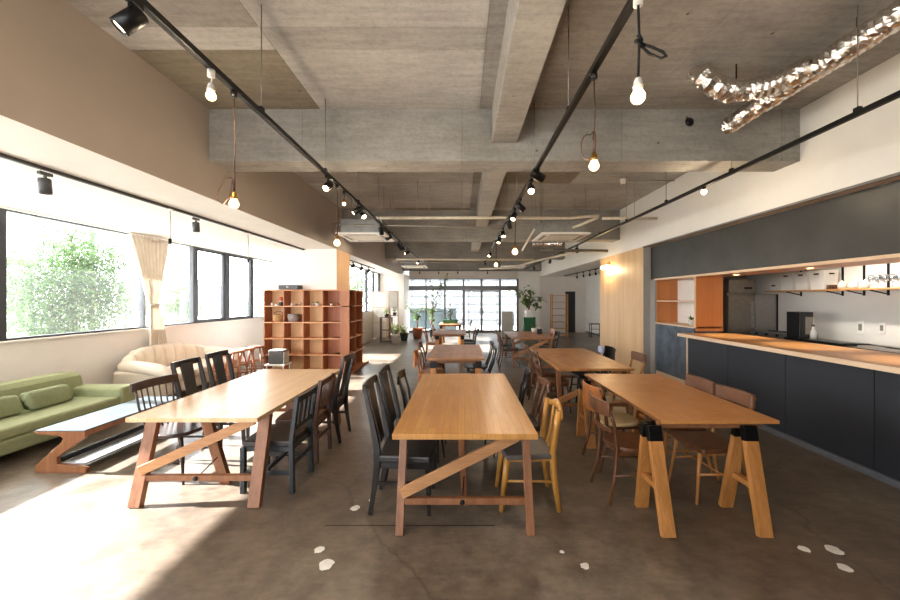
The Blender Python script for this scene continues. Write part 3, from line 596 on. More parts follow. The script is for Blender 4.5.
# ------------------------------------------------------------------ chairs (front faces +X)
def seat_slab(w_, d_, z, t_, xf=0, front=1.06, n=6):
    # trapezoid with rounded front
    w2 = w_/2; pts = [(-d_/2, -w2*.92), (-d_/2, w2*.92)]
    for i in range(n+1):
        s = i/n; pts.append((d_/2-.03+.03*math.sin(PI*s), w2*front*(1-2*s)))
    return MB().prism([(p[0]+xf, p[1]) for p in pts], z-t_, z, 'Z')
def back_curve(d_, h, H, rake, n=6):
    """points of a rear post from floor up to H (x,z)"""
    xb = -d_/2
    return [(xb-.055, 0), (xb-.02, .2), (xb, h-.08), (xb, h+.04), (xb-rake*.35, h+(H-h)*.45), (xb-rake, H)]
def chair_high(lab):
    t = thing('high_back_chair', lab, 'chair'); w_, d_, h, Hh = .40, .42, .46, .98; bc = back_curve(d_, h, Hh, .10)
    obj('seat', seat_slab(w_+.04, d_+.02, h, .06, .01), M['leather'], t, .015, 3)
    obj('seat_frame', seat_slab(w_-.01, d_-.02, h-.06, .05), M['blackw'], t, .003)
    for s in (-1, 1):
        obj('leg', MB().sweep([(d_/2-.02, s*(w_/2-.0), 0), (d_/2-.03, s*(w_/2-.01), h-.06)], [.014, .02], n=4), M['blackw'], t, .002)
        obj('leg', MB().sweep([(x, s*(w_/2-.015), z) for x, z in bc], [.013, .015, .02, .02, .018, .015], [.015, .02, .024, .024, .02, .013], n=4), M['blackw'], t, .002)
        obj('stretcher', MB().bar((-d_/2-.01, s*(w_/2-.015), .24), (d_/2-.03, s*(w_/2-.015), .24), .015, .022), M['blackw'], t)
    P = bc[3:]
    obj('splat', MB().sweep([(x-.003, 0, z) for x, z in P[:1]+[(P[1][0]-.01, P[1][1])]+[(P[2][0], P[2][1]-.02)]], [.07, .072, .085], .008, n=4), M['blackw'], t, .002)
    tp = [(P[2][0]-.018*(1-(2*i/8-1)**2), -w_/2+w_*i/8, P[2][1]-.015) for i in range(9)]
    obj('top_rail', MB().sweep(tp, .032, .010, n=4, ref=(0, 0, 1)), M['blackw'], t, .003)
    return t
def chair_straight(lab, name, mat, smat, H=.82, h=.44, w_=.38, d_=.42, nsl=4, slw=.028, rail2=True, leg=.02):
    t = thing(name, lab, 'chair')
    obj('seat', seat_slab(w_+.03, d_, h, .05, .015, 1.0), smat, t, .012, 3)
    for z in (h-.09,):
        obj('apron', MB().box(-d_/2, d_/2, -w_/2+.005, w_/2-.005, z, z+.04), mat, t)
    for s in (-1, 1):
        obj('leg', MB().bar((d_/2-.01, s*w_/2, 0), (d_/2-.01, s*w_/2, h-.05), leg*2, leg*2), mat, t, .003)
        obj('leg', MB().sweep([(-d_/2-.01, s*w_/2, 0), (-d_/2, s*w_/2, h), (-d_/2-.05, s*w_/2, H)], leg, leg*.9, n=4), mat, t, .003)
        obj('stretcher', MB().bar((-d_/2, s*w_/2, .17), (d_/2, s*w_/2, .17), .02, .035), mat, t, .002)
    obj('stretcher', MB().bar((0, -w_/2, .2), (0, w_/2, .2), .03, .025, (0, 0, 1)), mat, t, .002)
    obj('stretcher', MB().bar((-d_/2-.005, -w_/2, .24), (-d_/2-.005, w_/2, .24), .035, .018, (0, 0, 1)), mat, t, .002)
    obj('top_rail', MB().bar((-d_/2-.047, -w_/2, H-.035), (-d_/2-.047, w_/2, H-.035), .055, .02, (0, 0, 1)), mat, t, .003)
    obj('lower_rail', MB().bar((-d_/2-.015, -w_/2, h+.1), (-d_/2-.015, w_/2, h+.1), .04, .018, (0, 0, 1)), mat, t, .002)
    for i in range(nsl):
        y = -w_/2+w_*(i+1)/(nsl+1); obj('back_slat', MB().bar((-d_/2-.015, y, h+.1), (-d_/2-.045, y, H-.05), slw, .012), mat, t, .001)
    return t
def chair_windsor(lab, mat='windw', H=.86, w_=.44, n=7, name='windsor_chair'):
    t = thing(name, lab, 'chair'); d_, h = .42, .44
    st = MB(); pr = []
    for i in range(24):
        a = 2*PI*i/24; pr.append((d_/2*math.copysign(abs(math.cos(a))**.75, math.cos(a)), w_/2*math.copysign(abs(math.sin(a))**.75, math.sin(a))))
    st.prism(pr, h-.035, h, 'Z'); obj('seat', st, M[mat], t, .012, 3)
    for sx in (-1, 1):
        for sy in (-1, 1):
            a, b = Vector((sx*.14, sy*.14, h-.03)), Vector((sx*.22, sy*.20, 0)); pts = [a.lerp(b, k) for k in (0, .15, .4, .7, 1)]
            obj('leg', MB().sweep(pts, [.013, .016, .021, .014, .010], n=10), M[mat], t)
    for sy in (-1, 1): obj('stretcher', MB().sweep([(-.19, sy*.175, .17), (0, sy*.175, .17), (.19, sy*.175, .17)], [.008, .013, .008], n=8, ref=(0, 0, 1)), M[mat], t)
    obj('stretcher', MB().sweep([(0, -.17, .17), (0, 0, .17), (0, .17, .17)], [.008, .012, .008], n=8, ref=(0, 0, 1)), M[mat], t)
    xr = lambda y: -.27-.035*(1-(y/(w_*.5))**2)
    for i in range(n):
        y = -w_*.42+w_*.84*i/(n-1); big = i in (0, n-1)
        obj('spindle', MB().sweep([(-.17-.02*(1-(y/(w_*.5))**2), y*.86, h-.01), (xr(y)*.5-.115, y*.93, (h+H)/2), (xr(y), y, H-.03)], [.010 if big else .007]*3, n=8), M[mat], t)
    obj('comb_rail', MB().sweep([(xr(y)-.002, y, H-.01) for y in [-w_*.53+w_*1.06*k/10 for k in range(11)]], .04, .011, n=4, ref=(0, 0, 1)), M[mat], t, .006, 3)
    return t
def chair_cafe(lab, name, mat, smat, H=.81, style='rail', w_=.38, seatround=True, h=.45, leather=None, fat=1.0, rkk=.085, splay=.075):
    """bentwood style cafe chair: turned legs, curved back posts, curved top board"""
    t = thing(name, lab, 'chair'); d_ = .40
    if seatround:
        pr = [(d_/2*math.copysign(abs(math.cos(a))**.8, math.cos(a)), w_/2*1.02*math.copysign(abs(math.sin(a))**.8, math.sin(a))) for a in [2*PI*i/24 for i in range(24)]]
        obj('seat', MB().prism(pr, h-.035, h, 'Z'), smat, t, .008, 3)
    else: obj('seat', seat_slab(w_+.03, d_, h, .045, .01), smat, t, .012, 3)
    rk = rkk; xb = -d_/2+.015
    for s in (-1, 1):
        obj('leg', MB().sweep([(d_/2+.015, s*(w_/2-.005), 0), (d_/2-.02, s*(w_/2-.03), h*.6), (d_/2-.04, s*(w_/2-.04), h-.02)], [.010*fat, .015*fat, .017*fat], n=10), mat, t)
        obj('leg', MB().sweep([(xb-splay, s*(w_/2-.005), 0), (xb-.02, s*(w_/2-.02), .22), (xb, s*(w_/2-.025), h), (xb-.025, s*(w_/2-.015), h+.18), (xb-rk, s*(w_/2), H-.02)], [.012*fat, .015*fat, .017*fat, .015*fat, .012*fat], n=10), mat, t)
        obj('stretcher', MB().sweep([(xb-.03, s*(w_/2-.01), .23), (d_/2-.01, s*(w_/2-.02), .23)], .009, n=8), mat, t)
    obj('stretcher', MB().sweep([(.0, -w_/2+.01, .23), (.0, w_/2-.01, .23)], .008, n=8, ref=(0, 0, 1)), mat, t)
    obj('seat_rail', MB().box(-d_/2+.03, d_/2-.05, -w_/2+.03, w_/2-.03, h-.07, h-.035), mat, t)
    cur = lambda k, dz=0, bow=.045: [(xb-rk+.01+dz*.2-bow*(1-(2*i/10-1)**2), -w_/2-.012+(w_+.024)*i/10, H-.055+dz) for i in range(11)]
    if style == 'rail':
        obj('top_rail', MB().sweep(cur(0), .058, .008, n=4, ref=(0, 0, 1)), mat, t, .004); obj('back_slat', MB().sweep([(x+.022, y*.94, z-.17) for x, y, z in cur(0)], .018, .006, n=4, ref=(0, 0, 1)), mat, t, .002)
    elif style == 'panel':
        obj('back_panel', MB().sweep([(x+.012, y, z-.075) for x, y, z in cur(0, 0, .05)], .125, .006, n=4, ref=(0, 0, 1)), mat, t, .004)
    elif style == 'splat':
        obj('top_rail', MB().sweep(cur(0), .045, .012, n=4, ref=(0, 0, 1)), mat, t, .008)
        obj('splat', MB().sweep([(xb, 0, h), (xb-.04, 0, h+.17), (xb-rk-.025, 0, H-.08)], [.045, .03, .05], .007, n=4), mat, t, .002)
    elif style == 'pad':
        obj('back_pad', MB().sweep([(x+.01, y, z+.0) for x, y, z in cur(0, 0, .03)], .062, .02, n=4, ref=(0, 0, 1)), leather, t, .014, 3)
    elif style == 'ladder':
        for k in range(4): obj('back_slat', MB().sweep([(xb-.005-rk*(k+.6)/4-.02*(1-(2*i/8-1)**2), -w_/2+w_*i/8, h+.09+(H-h-.1)*k/3) for i in range(9)], .022, .007, n=4, ref=(0, 0, 1)), mat, t, .002)
    elif style == 'gold':
        obj('top_rail', MB().sweep([(xb-rk-.01-.03*(1-(2*i/12-1)**2), -w_/2-.01+(w_+.02)*i/12, H-.035+.018*math.cos((2*i/12-1)*PI)) for i in range(13)], [.030]+[.028, .022, .026, .034, .038, .040, .038, .034, .026, .022, .028]+[.030], .016, n=10, ref=(0, 0, 1)), mat, t)
        for y in (-.045, .045): obj('splat', MB().sweep([(xb, y*.7, h), (xb-.035, y*.8, h+.12), (xb-rk-.02, y*1.3, H-.05)], [.016, .014, .02], .008, n=4), mat, t, .003)
        obj('front_rail', MB().bar((d_/2-.035, -w_/2+.02, h-.06), (d_/2-.035, w_/2-.02, h-.06), .045, .02, (0, 0, 1)), mat, t)
    elif style == 'key':
        obj('top_rail', MB().sweep(cur(0), .035, .012, n=4, ref=(0, 0, 1)), mat, t, .004)
        for y in (-.075, .075): obj('back_slat', MB().bar((xb-.005, y, h), (xb-rk-.02, y, H-.07), .05, .012), mat, t, .002)
    return t
hb = chair_high('x'); HB = USED.setdefault('hb', {})
G1 = 'high back black chairs'
def put_high(x, y, rz, lab): return place(hb, HB, (x, y, 0), rz, lab, G1)
# left table
chair_windsor('dark spindle-back windsor chair at the sunlit table beside the low bench').location = (-2.67, 3.44, 0)
bpy.data.objects['windsor_chair'].rotation_euler.z = -.12
put_high(-2.66, 3.90, 0, 'black high-back chair behind the windsor chair at the sunlit table')
put_high(-2.72, 4.48, 0, 'black high-back chair at the sofa side, nearest the cubby shelf')
c = chair_straight('blue-black slat-back chair on the aisle side of the sunlit table', 'slat_back_chair', M['bluew'], M['leather'], nsl=3, slw=.045, H=.82); c.location = (-1.66, 3.27, 0); c.rotation_euler.z = PI
c = chair_straight('dark brown slat-back chair between blue-black and high-back chairs', 'slat_back_chair', M['brownw'], M['brownw'], nsl=6, slw=.016, H=.83, w_=.36); c.location = (-1.68, 3.82, 0); c.rotation_euler.z = PI
put_high(-1.66, 4.33, PI, 'tall black high-back chair on the aisle in front of the cubby shelf')
# centre table
put_high(-.44, 2.96, 0, 'black high-back chair with leather seat nearest the camera, left of middle table')
put_high(-.43, 3.45, 0, 'second black high-back chair along the left of the middle table')
c = chair_cafe('black curved-back chair, third along the left side of the middle table', 'cafe_chair', M['blackw'], M['leather'], .86, 'splat', seatround=False); c.location = (-.40, 3.95, 0)
c = chair_cafe('golden wood chair with grey seat at the middle table', 'cafe_chair', M['gold'], M['greyseat'], .80, 'gold', seatround=False, w_=.39, fat=1.7, rkk=.05, splay=.05); c.location = (.52, 3.0, 0); c.rotation_euler.z = PI
c = chair_cafe('brown open-back chair behind the golden chair', 'cafe_chair', M['walnut'], M['leather'], .86, 'key', seatround=False); c.location = (.55, 3.6, 0); c.rotation_euler.z = PI
c = chair_cafe('black chair with wide shiny back, farthest right of the middle table', 'cafe_chair', M['blackw'], M['leather'], .85, 'panel'); c.location = (.48, 4.15, 0); c.rotation_euler.z = PI-.1
# right sawhorse table
c = chair_cafe('brown bentwood chair nearest the camera at the scratched table', 'bentwood_chair', M['walnut'], M['walnut'], .82, 'rail'); c.location = (1.43, 3.09, 0); c.rotation_euler.z = .03
c = chair_cafe('amber curved plywood-back chair with cream seat at the scratched table', 'bentwood_chair', M['walnut'], M['cream_seat'], .80, 'panel'); c.location = (1.56, 3.68, 0); c.rotation_euler.z = .12
for ch in c.children:
    if ch.name.startswith('back_panel'): ch.data.materials[0] = M['amber']
pc = chair_cafe('x', 'padded_chair', M['leg_o'], M['walnut'], .87, 'pad', seatround=False, leather=M['leather_br'], w_=.37); PC = {}
place(pc, PC, (2.09, 3.10, 0), PI+.06, 'brown leather padded-back chair nearest the camera, counter side of the scratched table', 'leather padded chairs')
place(pc, PC, (2.08, 3.55, 0), PI+.03, 'brown leather padded-back chair, farther one on the counter side', 'leather padded chairs')
# honey table behind
lc = chair_cafe('x', 'ladder_back_chair', M['walnut'], M['walnut'], .88, 'ladder', seatround=False); LC = {}
place(lc, LC, (1.36, 5.42, 0), 0, 'brown ladder-back chair, nearer one at the honey brown table', 'ladder-back chairs')
place(lc, LC, (1.34, 6.08, 0), 0, 'brown ladder-back chair, farther one at the honey brown table', 'ladder-back chairs')
place(pc, PC, (2.28, 5.2, 0), PI, 'leather padded-back chair beside the plywood wall at the honey table', 'leather padded chairs')
c = chair_cafe('black panel-back chair at the far right of the honey table', 'cafe_chair', M['blackw'], M['leather'], .83, 'panel'); c.location = (2.30, 6.25, 0); c.rotation_euler.z = PI
c = chair_cafe('dark chair tucked under the far side of the honey table', 'cafe_chair', M['blackw'], M['leather'], .66, 'rail', seatround=False); c.location = (2.0, 5.85, 0); c.rotation_euler.z = PI
# far right table
c = chair_cafe('brown panel-back chair at the far trestle table near the aisle', 'cafe_chair', M['walnut'], M['leather'], .84, 'panel', seatround=False); c.location = (1.18, 8.95, 0)
c = chair_cafe('dark chair with black seat, second on the aisle side of far table', 'cafe_chair', M['brownw'], M['leather'], .84, 'splat', seatround=False); c.location = (1.20, 9.65, 0)
c = chair_cafe('dark chair on the ladder shelf side of the far trestle table', 'cafe_chair', M['blackw'], M['leather'], .82, 'rail'); c.location = (2.15, 9.15, 0); c.rotation_euler.z = PI
c = chair_cafe('pinkish pale-topped chair on the ladder shelf side of the far table', 'cafe_chair', plain('pink_wood', 'C79C86', .4), M['leather'], .82, 'rail'); c.location = (2.22, 9.9, 0); c.rotation_euler.z = PI
# middle row behind
c = chair_cafe('orange-brown plywood-back chair left of the second middle table', 'plywood_chair', M['amber'], M['amber'], .80, 'panel', seatround=False, w_=.36); c.location = (-.50, 5.98, 0)
c = chair_cafe('small dark chair behind the orange plywood chair', 'cafe_chair', M['walnut'], M['walnut'], .82, 'rail'); c.location = (-.52, 6.85, 0)
for (y, l) in ((5.95, 'dark spindle-back chair, nearer one right of the second middle table'), (6.6, 'dark spindle-back chair, farther one right of the second middle table')):
    if y < 6: wp = chair_windsor('x', 'blackw', .84, .40, 5, 'spindle_back_chair'); WP = {}
    place(wp, WP, (.26, y, 0), PI, l, 'spindle-back chairs')
c = chair_cafe('reddish brown chair left of the third middle table', 'cafe_chair', M['amber'], M['amber'], .82, 'ladder'); c.location = (-.78, 10.1, 0)
c = chair_cafe('black chair right of the third middle table', 'cafe_chair', M['blackw'], M['leather'], .84, 'splat'); c.location = (.17, 10.0, 0); c.rotation_euler.z = PI
c = chair_cafe('dark chair right of the third table, farther from camera', 'cafe_chair', M['brownw'], M['leather'], .84, 'ladder'); c.location = (.15, 10.8, 0); c.rotation_euler.z = PI
c = chair_cafe('dark chair left of the small table with green planter', 'cafe_chair', M['brownw'], M['leather'], .86, 'rail'); c.location = (-.88, 13.6, 0)
c = chair_cafe('dark chair right of the small table with green planter', 'cafe_chair', M['blackw'], M['leather'], .86, 'rail'); c.location = (.08, 13.6, 0); c.rotation_euler.z = PI
# ------------------------------------------------------------------ sofas and low bench
def rbox(x0, x1, y0, y1, z0, z1, r=.05): return MB().box(x0, x1, y0, y1, z0, z1)
t = thing('green_sofa', 'low green fabric sofa under the window at the left', 'sofa', (-5.0, 3.6, 0))
obj('base', rbox(-.5, .55, -1.85, 1.28, .12, .27), M['green'], t, .03, 4); obj('seat_cushion', rbox(-.35, .55, -1.70, 1.12, .27, .385), M['green'], t, .035, 4)
bk = MB(); bk.prism([(-.50, .15), (.02, .15), (-.11, .63), (-.17, .68), (-.36, .68), (-.46, .62)], -1.85, 1.28, 'Y'); obj('backrest', bk, M['green'], t, .05, 4)
obj('armrest', rbox(-.30, .56, 1.12, 1.34, .12, .50), M['green'], t, .04, 4); obj('armrest', rbox(-.52, .56, -1.95, -1.72, .12, .50), M['green'], t, .04, 4)
for x in (-.4, .4):
    for y in (-1.75, 1.15): obj('leg', MB().lathe([(.025, 0), (.03, .12)], 12, (x, y, 0)), M['blackw'], t)
def bolster(lab, x, y, rz):
    t = thing('bolster_cushion', lab, 'cushion', (x, y, .392), rz, 'green cushions on the sofa')
    def f(u, v):
        a = 2*PI*u; y_ = (v-.5); e = max(0.02, 1-abs(2*y_)**16)**.5
        cx_ = math.copysign(abs(math.cos(a))**.5, math.cos(a))*.055*e*(1+.05*math.sin(9*v)); cz = math.copysign(abs(math.sin(a))**.5, math.sin(a))*.10*e
        return (cx_-.035*cz/.1, y_*.50, .103+cz)
    obj('cushion', MB().grid(f, 20, 18, closeu=True), M['greenp'], t)
bolster('green bolster cushion nearest the sofa arm, against the backrest', -4.90, 4.28, .06); bolster('green bolster cushion in the middle of the sofa, cut by the frame', -4.90, 3.77, .04)
bolster('green bolster cushion at the camera end of the sofa', -4.90, 3.25, .02)
# cream shell sofa
t = thing('cream_sofa', 'cream leather shell-back sofa behind the green sofa', 'sofa', (-5.12, 6.66, 0))
def shell(u, v):
    q = 2*u-1; a = 2*PI*v; hgt = .82-.17*abs(q)**3; lobe = abs(math.sin(u*PI*8))**.5
    th = .075+.045*lobe; cx_, cz_ = math.copysign(abs(math.cos(a))**.6, math.cos(a)), math.copysign(abs(math.sin(a))**.6, math.sin(a))
    top = hgt-.02*(1-lobe); zc, hz = (top+.22)/2, (top-.22)/2
    X = -.40+.20*abs(q)**3; lean = -.10*(zc+hz*cz_-.3)
    return (X+lean+th*cx_, .90*q, zc+hz*cz_)
obj('backrest', MB().grid(shell, 128, 20), M['cream'], t)
obj('back_frame', rbox(-.50, -.36, -.78, .78, .08, .62), M['cream'], t, .05, 4)
for q in (-1, 1):
    obj('armrest', MB().sweep([(-.42, q*.80, .56), (-.22, q*.87, .57), (.05, q*.90, .55), (.30, q*.90, .51), (.42, q*.88, .44), (.45, q*.87, .33)], [.08, .10, .105, .11, .11, .08], n=16, ref=(0, 1, 0)), M['cream'], t, sub=1)
    obj('arm_base', rbox(-.40, .40, q*.88-.09, q*.88+.09, .08, .50), M['cream'], t, .05, 4)
obj('seat_base', rbox(-.25, .40, -.86, .86, .08, .30), M['cream'], t, .05, 4)
for i in range(3):
    a = -.84+.56*i; obj('seat_cushion', rbox(-.25, .46, a+.005, a+.555, .29, .43), M['cream'], t, .05, 4)
for x in (-.3, .38):
    for y in (-.85, .85): obj('leg', MB().lathe([(.02, 0), (.03, .09)], 12, (x, y, 0)), M['blackw'], t)
# z-shaped bench
t = thing('low_bench_table', 'low wooden coffee table with worn blue-grey top and Z-shaped ends', 'coffee table', (-4.05, 3.43, 0))
Z_ = [(0, .395), (.473, .395), (.473, .333), (.205, .148), (.21, .085), (.40, .06), (.485, .045), (.485, 0), (0, 0), (0, .066), (.255, .295), (.265, .33), (.235, .35), (0, .368)]
obj('end_frame', MB().prism(Z_, 0, .04, 'Y'), M['leg'], t, .004); obj('end_frame', MB().prism(Z_, 1.16, 1.20, 'Y'), M['leg'], t, .004)
obj('top_board', MB().box(0, .473, 0, 1.2, .395, .405), M['bluetop'], t, .002)
obj('top_edge', MB().box(.45, .473, .04, 1.16, .345, .394), M['leg'], t, .002)
obj('lower_shelf', MB().box(.22, .45, .04, 1.16, .07, .085), plain('pale_shelf', '9A9A9A', .5), t, .002); obj('shelf_edge', MB().box(.205, .22, .04, 1.16, .09, .14), M['metal_b'], t)
# ------------------------------------------------------------------ cubby shelf around the column
t = thing('cubby_shelf', 'brown wooden cubby shelf wrapped around the white column', 'shelf', (-4.33, 7.90, 0))
Wd, Dp, Ht, th = 1.87, .33, 1.855, .022; zz = [.06+(Ht-.082)*i/5 for i in range(6)]; xx = [0, .43, .86, 1.29, 1.87]
# front unit
obj('back_panel', MB().box(0, 1.28, Dp-.01, Dp, .05, Ht-.01), M['shelfback'], t); obj('back_panel', MB().box(1.29, 1.67, Dp-.04, Dp-.015, .06, Ht-.02), wood('shelf_panel_red', 'B8714C', 'A35C3B', 'Z', .5, .5, .25), t)
for z in zz: obj('shelf_board', MB().box(0, Wd if z in (zz[5], zz[0], zz[4]) else 1.70, 0, Dp-.01, z, z+th), M['shelfw'], t, .001)
for x in (0, .425, .85, 1.275): obj('divider', MB().box(x, x+th, .003, Dp-.01, .06, Ht-.02), M['shelfdark'], t)
obj('end_panel', MB().box(1.67, 1.69, .003, .33, .06, Ht-.02), M['shelfdark'], t)
obj('corner_panel', MB().box(1.69, 1.87, .0, .02, .06, Ht-.02), M['shelfdark'], t)
# side unit facing the aisle (+X)
obj('back_panel', MB().box(1.49, 1.50, .33, 1.10, .05, Ht-.02), M['shelfback'], t)
for z in zz: obj('shelf_board', MB().box(1.50, 1.87, .022, 1.10, z+.0002, z+th), M['shelfw'], t, .001)
for y in (.50, 1.06): obj('divider', MB().box(1.50, 1.865, y, y+th, .06, Ht-.02), M['shelfdark'], t)
for z in zz[1:5]: obj('shelf_board', MB().box(1.50, 1.80, 1.10, 1.45, z, z+th), M['shelfw'], t, .001)
obj('plinth', MB().box(.0, 1.91, .0, 1.5, 0, .06), M['shelfdark'], t)
for z in zz[4:5]: pass
sx, sy = -4.33, 7.90
def on_shelf(ix, iz, off=0.0, dy=.1): return (sx+xx[ix]+.2+off, sy+dy, zz[iz]+th)
t = thing('amplifier', 'black low audio box on top of the cubby shelf', 'amplifier', (sx+.52, sy+.15, Ht)); obj('body', MB().box(-.21, .21, -.13, .13, .01, .10), M['blackp'], t, .006); obj('foot', MB().box(-.18, .18, -.1, .1, 0, .01), M['metal_b'], t)
obj('dial', MB().lathe([(0, 0), (.025, 0), (.025, .015), (0, .015)], 16, (.0, -.13, .055), Matrix.Rotation(PI/2, 3, 'X')), M['steel'], t)
def basket(lab, loc, mat, rx, ry, h, rimh=True):
    t = thing('basket', lab, 'basket', loc); obj('body', MB().lathe([(0, 0), (rx*.8, 0), (rx, h*.5), (rx*.95, h), (rx*.88, h), (rx*.9, h*.5), (0, .01)], 24), mat, t)
    if rimh: obj('handle', MB().sweep([(rx*math.cos(a), 0, h*.8+h*.65*math.sin(a)) for a in [PI*i/10 for i in range(11)]], .01, n=8), M['brownw'], t)
basket('round wicker basket with handle in the cubby shelf', on_shelf(0, 3, .08), M['wicker'], .12, .1, .16); basket('grey fabric basket in the cubby shelf beside the wicker one', on_shelf(1, 3, -.02), M['basket_g'], .12, .1, .17, False)
t = thing('toy_figure', 'small orange and white ornament standing in the top left cubby', 'ornament', on_shelf(0, 4, .13)); obj('body', MB().lathe([(0, 0), (.04, .0), (.045, .06), (.02, .1), (0, .1)], 16), M['blackp'], t); obj('head', MB().lathe([(0, .1), (.035, .115), (.045, .15), (.03, .19), (0, .2)], 16), M['red'], t); obj('collar', MB().lathe([(.03, .085), (.045, .09), (.03, .11)], 16), M['ceramic'], t)
for (ix, off, r, h, m, l) in ((0, -.06, .035, .07, 'ceramic', 'small white cup in the top left cubby'), (0, .04, .05, .04, 'ceramic', 'low white dish in the top left cubby'), (1, -.06, .03, .06, 'ceramic', 'first small pale jar in the second top cubby'),
      (1, .04, .028, .05, 'basket_g', 'small grey jar in the second top cubby'), (1, .13, .022, .08, 'glassw', 'small clear bottle in the second top cubby')):
    tag(obj('small_jar', MB().lathe([(0, 0), (r*.8, 0), (r, h*.6), (r*.7, h), (0, h*.95)], 16), M[m]), l, 'jar').location = on_shelf(ix, 4, off)
small_plant('tiny_plant', 'tiny potted plant in the third top cubby', on_shelf(2, 4, -.02), .03, .06, M['greyb'], 9, .06, 31); small_plant('tiny_plant', 'tiny plant in a white pot, right in the third top cubby', on_shelf(2, 4, .07), .035, .06, M['ceramic'], 14, .06, 32)
small_plant('tiny_plant', 'tiny plant in a white cup, left in the fourth top cubby', on_shelf(3, 4, -.05), .03, .05, M['ceramic'], 10, .06, 33); small_plant('tiny_plant', 'tiny plant in a terracotta cup, right in the fourth top cubby', on_shelf(3, 4, .10), .032, .05, M['terra'], 10, .05, 34)
# radio on stand in front of the shelf
t = thing('side_stand', 'small white stand in front of the cubby shelf', 'stand', (-3.78, 7.45, 0)); obj('top', MB().box(-.2, .2, -.16, .16, .30, .33), M['whitep'], t, .004)
for a in (-.18, .16):
    for b in (-.14, .12): obj('leg', MB().box(a, a+.02, b, b+.02, 0, .30), M['whitep'], t)
t = thing('portable_radio', 'grey and white box speaker on the small white stand', 'speaker', (-3.78, 7.45, .33)); obj('body', MB().box(-.15, .15, -.12, .12, .0, .26), plain('radio_grey', '4A4744', .5), t, .02, 3); obj('top_lid', MB().box(-.15, .13, -.12, .12, .262, .28), M['greyb'], t, .006); obj('side_cover', MB().box(.152, .175, -.12, .12, 0, .24), M['greyb'], t, .01)
# stools
sp = None; ST = {}
def stool():
    t = thing('wooden_stool', 'x', 'stool'); obj('seat', MB().lathe([(0, .62), (.15, .62), (.16, .635), (.15, .655), (0, .65)], 24), M['stool'], t)
    for sx_ in (-1, 1):
        for sy_ in (-1, 1): obj('leg', MB().sweep([(sx_*.17, sy_*.17, 0), (sx_*.09, sy_*.09, .62)], [.014, .017], n=8), M['stool'], t)
    for z, r in ((.2, .145), (.36, .124)):
        for k, (a, b) in enumerate((((-r, -r), (r, -r)), ((r, -r), (r, r)), ((r, r), (-r, r)), ((-r, r), (-r, -r)))): obj('rung', MB().sweep([(a[0], a[1], z+.04*(k % 2)), (b[0], b[1], z+.04*(k % 2))], .009, n=8, ref=(0, 0, 1)), M['stool'], t)
    return t
s0 = stool()
for x, y, r, l in ((-4.35, 6.58, .3, 'round brown wooden stool nearest the cream sofa'), (-4.35, 6.97, .1, 'second round brown stool from the cream sofa'), (-4.36, 7.33, .5, 'third round brown stool from the cream sofa'), (-4.36, 7.69, .2, 'round brown stool nearest the cubby shelf')):
    place(s0, ST, (x, y, 0), r, l, 'round brown wooden stools by the window')
# curtain
t = thing('linen_curtain', 'cream gathered curtain tied at the window above the cream sofa', 'curtain', (-5.60, 6.55, 0))
def curt(u, v):
    z = 2.70-1.90*v; zt = 1.54
    wv = .095+.32*max(0, (z-zt)/(2.7-zt))**.95 if z > zt else .095+.11*((zt-z)/.74)**.8
    cy = .03-.08*max(0, (z-zt)/(2.7-zt)) + .10*max(0, (zt-z)/.74)
    amp = .03*(.4+min(1, wv/.15)*.6)
    return (amp*math.sin(u*PI*18)+.01*math.sin(u*7+v*9), cy+(u-.5)*2*wv, z)
obj('fabric', MB().grid(curt, 120, 30), M['curtain'], t, fixn=False)
obj('tie_band', MB().sweep([(.045*math.cos(a), .03+.11*math.sin(a), 1.54) for a in [2*PI*i/16 for i in range(16)]], .028, .004, n=4, ref=(0, 0, 1), closed=True, smooth=True), M['curtain'], t)
obj('heading', MB().grid(lambda u, v: (.04*math.sin(u*PI*22), -.05+(u-.5)*.84+.012*math.sin(v*9+u*20), 2.68+.07*v), 120, 3), M['curtain'], t, fixn=False)
tag(obj('curtain_rail', MB().box(-5.62, -5.59, YF+.1, 11.1, 2.76, 2.785), M['whitep']), 'white curtain rail along the top of the long left window', 'rail')
# ------------------------------------------------------------------ ceiling rails and lamps
ZT = 3.0
def rail(lab, x, y0, y1, z, rods, w_=.036):
    t = thing('track_rail', lab, 'lighting track', (x, y0, z)); obj('track', MB().box(-w_/2, w_/2, 0, y1-y0, -.018, .018), M['metal_b'], t, .002)
    for y in rods:
        r = obj('suspension_rod', MB().sweep([(0, y-y0, .018), (0, y-y0, 3.79-z)], .004, n=6), plain('rod_grey', '8A857C', .5, .6), t)
        obj('clamp', MB().box(-.014, .014, y-y0-.02, y-y0+.02, .018, .045), M['metal_b'], t)
    return t
def rods(y1, x=0):
    out = []; y = 1.4
    while y < y1:
        if not any(a-.05 < y < b+.05 for a, b in ((4.08, 4.43), (8.73, 9.12), (13.4, 13.8))): out.append(y)
        y += 1.235
    return out
rail('black lighting track on rods over the sunlit left table', -1.46, -1.0, 13.75, ZT, rods(13.6))
rail('black lighting track on rods over the middle tables', .775, -1.0, 14.0, ZT, rods(13.9))
rail('black lighting track on rods beside the white drop wall', 2.88, -1.0, 16.6, ZT, rods(16.4))
t = thing('track_rail', 'black lighting track fixed to the white window bay ceiling', 'lighting track', (-3.6, -1, 2.787)); obj('track', MB().box(-.018, .018, 0, 9.24, -.03, 0), plain('track_grey_black', '2E2C2C', .5), t, .002)
t = thing('track_rail', 'short black track high on the ceiling of the side room', 'lighting track', (4.8, 11.0, 2.75)); obj('track', MB().box(-.018, .018, 0, 6.0, -.03, 0), M['metal_b'], t, .002)
t = thing('track_rail', 'short black track on the ceiling beyond the column by the far window', 'lighting track', (-3.25, 10.5, 2.787)); obj('track', MB().box(-.018, .018, 0, 3.0, -.03, 0), M['metal_b'], t, .002)
